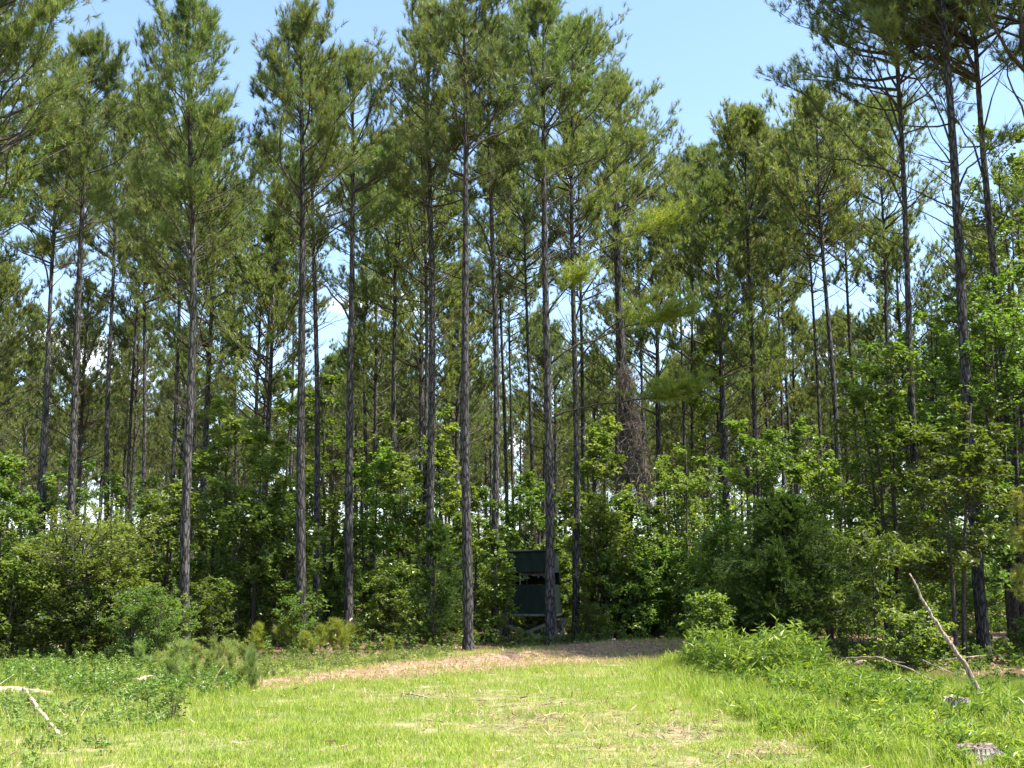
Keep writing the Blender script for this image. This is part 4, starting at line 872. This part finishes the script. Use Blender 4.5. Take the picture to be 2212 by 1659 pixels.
def stump(px, py, wpx, h, seed, label):
    q = gp(px, py); R = wpx*q[1]/F/2; sides = 40; rng = rs(seed); z = np.array([-.1, 0, .04, .10, h*.6, h*.93, h]); rr = R*np.array([1.5, 1.42, 1.25, 1.08, 1.0, .98, .93])
    th = np.arange(sides)*2*np.pi/sides; lob = .10*np.sin(th*5+rng.uniform(0, 6))+.06*np.sin(th*9+1)+.03*rng.normal(size=sides)
    V = []
    for zi, ri in zip(z, rr):
        w_ = np.interp(zi, [0, h], [1.6, .55]); r = ri*(1+lob*w_); V.append(np.stack([np.cos(th)*r, np.sin(th)*r, np.full(sides, zi)+(.012*rng.normal(size=sides) if zi == h else 0)], -1))
    V = np.vstack(V); n_ = len(z); bb = (np.arange(n_-1)*sides)[:, None]; k = np.arange(sides)[None]; k2 = (k+1) % sides
    Qs = np.stack([bb+k, bb+k2, bb+sides+k2, bb+sides+k], -1).reshape(-1, 4)
    o = link('tree_stump', None, None, (q[0], q[1], float(gz(q[0], q[1]))), 0, label=label, category='stump', group='cut stumps in the weeds')
    mb = MB(); mb.add(V, Qs)
    # flaring roots
    for a in rng.uniform(-2.2, .8, 3):
        pth = np.array([[math.cos(a)*R*f, math.sin(a)*R*f, zf] for f, zf in ((.8, .10), (1.2, .06), (1.7, .02), (2.1, -.03))]); mb.tube(pth, [.05, .045, .03, .015], 8, .08, seed)
    link('bark', mb.build('stump_bark', [M_STUMP], True), o)
    tb = MB(); rings = [1.0, .7, .4, .12]; VV = []
    last = V[-sides:]
    for f in rings: VV.append(last*np.array([f*.985, f*.985, 1])+np.array([0, 0, .003+.008*(1-f)]))
    VV = np.vstack(VV+[np.array([[0, 0, h+.01]])]); bb = (np.arange(3)*sides)[:, None]
    tb.add(VV, np.stack([bb+k, bb+k2, bb+sides+k2, bb+sides+k], -1).reshape(-1, 4)); kk = np.arange(sides)
    tb.V.append(np.zeros((0, 3))); tb.P.append((np.stack([3*sides+kk, 3*sides+(kk+1) % sides, np.full(sides, 4*sides)], -1), 0, None))
    link('cut_top', tb.build('stump_top', [M_CUT], False), o)
stump(2066, 1548, 58, .22, 81, 'weathered stump at the foot of the leaning pole')
stump(2112, 1654, 86, .15, 82, 'nearer stump with splayed roots at the lower right')
# small dark shrub sprig in the grass left
p_ = gp(338, 1556)
put_plant('sapling_sprig', make_broad(.42, .28, 90, nst=3, nl=6, ntw=4, nlv=6, ls=.06, asp=.45, low=.1, r0=.006, mat=M_LEAF_D, twl=.5), p_, 'small dark leafy sprig alone in the left grass', 'sprig')

# dead vine tangle on the thick pine
vr = rs(55); mb = MB()
Yv = 42.6; c0 = at_Y(1376, 1112, Yv); c1 = at_Y(1352, 800, Yv)
for j in range(760):
    u0 = vr.uniform(0, .9); u1 = min(1.02, u0+vr.uniform(.02, .3)); wv = .40
    a = c0*(1-u0)+c1*u0+vr.normal(0, 1, 3)*np.array([wv*(1-.6*u0), .2, .12]); e = c0*(1-u1)+c1*u1+vr.normal(0, 1, 3)*np.array([wv*(1-.6*u1), .2, .12])
    s = np.linspace(0, 1, 6)[:, None]; kink = vr.normal(0, .11, (6, 3))*np.array([1, .6, 1.2]); pth = a*(1-s)+e*s+kink; V, Qs = segs(pth[:-1], pth[1:], np.full(5, vr.uniform(.004, .011)), np.full(5, .005), 3)
    mb.add(V, Qs, 0, np.full(len(Qs), vr.uniform(0, 1)))
link('dead_vine', mb.build('dead_vine', [M_VINE]), label='brown tangle of dead vine hanging on the thick pine', category='vine')

# ------------------------------------------------------------------ hunting blind
bc = at_Y(1149, 1300, 36.2); bz = float(gz(bc[0], 36.2))
bl = link('hunting_blind', None, None, (bc[0], 36.2, bz), math.radians(-9), label='dark green plywood hunting blind on short crossed legs', category='hunting blind')
ZF, ZW0, ZW1, ZR = .84, 1.66, 2.02, 2.64       # floor, window strip, roof
Wb, Db = .79, .70                              # half width / depth at the floor
def wall_panel(name, x0, x1, z0, z1, face, mat, thick=.022, inset=(0, 0), holes=None):
    """a panel on face 'f','k','l','r' leaning in a little towards the top"""
    mb = MB()
    def P(u, z, off):
        t_ = (z-ZF)/(ZR-ZF); wx = Wb-.07*t_; wy = Db-.05*t_
        if face == 'f': return (u*wx, -wy-off, z)
        if face == 'k': return (u*wx, wy+off, z)
        if face == 'l': return (-wx-off, u*wy, z)
        return (wx+off, u*wy, z)
    pts = [P(u, z, o) for o in (0, -thick) for (u, z) in ((x0, z0), (x1, z0), (x1, z1), (x0, z1))]
    Q_ = [[0, 1, 2, 3], [7, 6, 5, 4], [0, 4, 5, 1], [1, 5, 6, 2], [2, 6, 7, 3], [3, 7, 4, 0]]
    mb.add(np.array(pts), np.array(Q_)); return link(name, mb.build(name, [mat]), bl)
for f in 'fklr':
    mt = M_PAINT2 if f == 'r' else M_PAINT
    nm = {'f': 'front_wall', 'k': 'back_wall', 'l': 'side_wall', 'r': 'side_wall'}[f]
    e = 1.0 if f in 'fk' else .965
    lo = wall_panel(nm, -e, e, ZF, ZW0, f, mt)
    wall_panel('upper_'+nm, -e, e, ZW1, 2.42, f, mt)
    wall_panel('top_board', -e*1.0, e*1.0, 2.424, ZR-.03, f, mt, .018)
    if f in 'kl': wall_panel('light_block_panel', -e+.03, e-.03, ZW0+.003, ZW1-.003, f, M_INT, .012)  # dark panels added to stop light passing through back and left windows
    # window posts
    for u in ((-.97, .97, -.33) if f in 'fk' else (-.9, .9)):
        wall_panel('window_post', u-.025, u+.025, ZW0+.002, ZW1-.002, f, M_LUMBER if u == -.33 else M_PAINT, .04)
# opened flap edge below upper panel
mb = MB(); mb.box((0, -Db-.005, ZW1+.0), (2*Wb-.05, .05, .03), bev=.004); link('flap_edge', mb.build('flap_edge', [M_ROOF]), bl)
# torn cloth hanging in the front window
xs = np.linspace(-.30, .62, 40); rngc = rs(9)
drop = .09+.04*np.sin(xs*9)+.008*rngc.normal(size=40); drop = np.where(np.abs(xs+.10) < .10, .24-1.0*np.abs(xs+.10), drop); drop = np.where(xs < -.22, .30, drop); drop = np.clip(np.where(xs > .25, .16+.05*np.sin(xs*30), drop), .03, .33)
V = []
for x, dz_ in zip(xs, drop):
    for u in np.linspace(0, 1, 4): V.append((x, -Db+.08+.02*math.sin(x*25+u*2), ZW1+.02-dz_*u))
V = np.array(V); i0 = (np.arange(39)[:, None]*4+np.arange(3)[None]).ravel(); mb = MB(); mb.add(V, np.stack([i0, i0+4, i0+5, i0+1], -1)); link('torn_curtain', mb.build('torn_curtain', [M_CLOTH], True), bl)
mb = MB()
V = np.array([(-Wb+.0, -Db-.0, ZR-.05), (Wb, -Db, ZR-.03), (Wb, Db, ZR+.05), (-Wb, Db, ZR+.03)]); V2 = V+np.array([0, 0, .035])
mb.add(np.vstack([V, V2]), np.array([[3, 2, 1, 0], [4, 5, 6, 7], [0, 1, 5, 4], [1, 2, 6, 5], [2, 3, 7, 6], [3, 0, 4, 7]])); link('roof', mb.build('roof', [M_ROOF]), bl)
mb = MB(); mb.box((0, 0, ZF-.02), (2*Wb-.06, 2*Db-.06, .03)); link('floor_deck', mb.build('floor_deck', [M_INT]), bl)
for (c, d) in (((0, -Db-.005, ZF-.045), (2*Wb+.06, .045, .07)), ((0, Db+.005, ZF-.045), (2*Wb+.06, .045, .07)), ((-Wb-.005, 0, ZF-.047), (.045, 2*Db-.04, .07)), ((Wb+.005, 0, ZF-.047), (.045, 2*Db-.04, .07))):
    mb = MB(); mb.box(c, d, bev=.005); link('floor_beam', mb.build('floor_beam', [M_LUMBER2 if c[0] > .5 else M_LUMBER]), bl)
def board(name, a, b_, w_, th, mat, parent):
    a = np.array(a, float); b_ = np.array(b_, float); d = unit((b_-a)[None])[0]; u = unit(np.cross(d, [0, 1., .001])[None])[0] if abs(d[1]) < .8 else np.array([1., 0, 0]); v = np.cross(d, u)
    mb = MB(); mb.box((a+b_)/2, (w_, th, np.linalg.norm(b_-a)), np.stack([u, v, d], -1), bev=.004); return link(name, mb.build(name, [mat]), parent)
for sx in (-1, 1):
    for sy in (-1, 1): board('leg', (sx*(Wb+.10), sy*(Db+.06), -.08), (sx*(Wb-.06), sy*(Db-.07), ZF-.085), .09, .09, M_LUMBER, bl)
for sy in (-1, 1):
    y0 = sy*(Db+.055); board('cross_brace', (-Wb-.10, y0, .58), (Wb-.02, y0, .03), .10, .03, M_LUMBER, bl); board('cross_brace', (-Wb+.02, y0+sy*.035, .02), (Wb+.02, y0+sy*.035, .64), .09, .03, M_LUMBER, bl)
for sx in (-1, 1):
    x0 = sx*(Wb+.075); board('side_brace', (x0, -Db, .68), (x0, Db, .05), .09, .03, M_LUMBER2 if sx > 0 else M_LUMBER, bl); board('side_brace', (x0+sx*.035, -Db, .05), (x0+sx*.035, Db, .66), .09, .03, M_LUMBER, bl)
mb = MB(); mb.box((-.1, .1, .5), (.5, .4, .03), bev=.005); link('storage_shelf', mb.build('storage_shelf', [M_LUMBER]), bl)
print('objects', len(sc.objects))
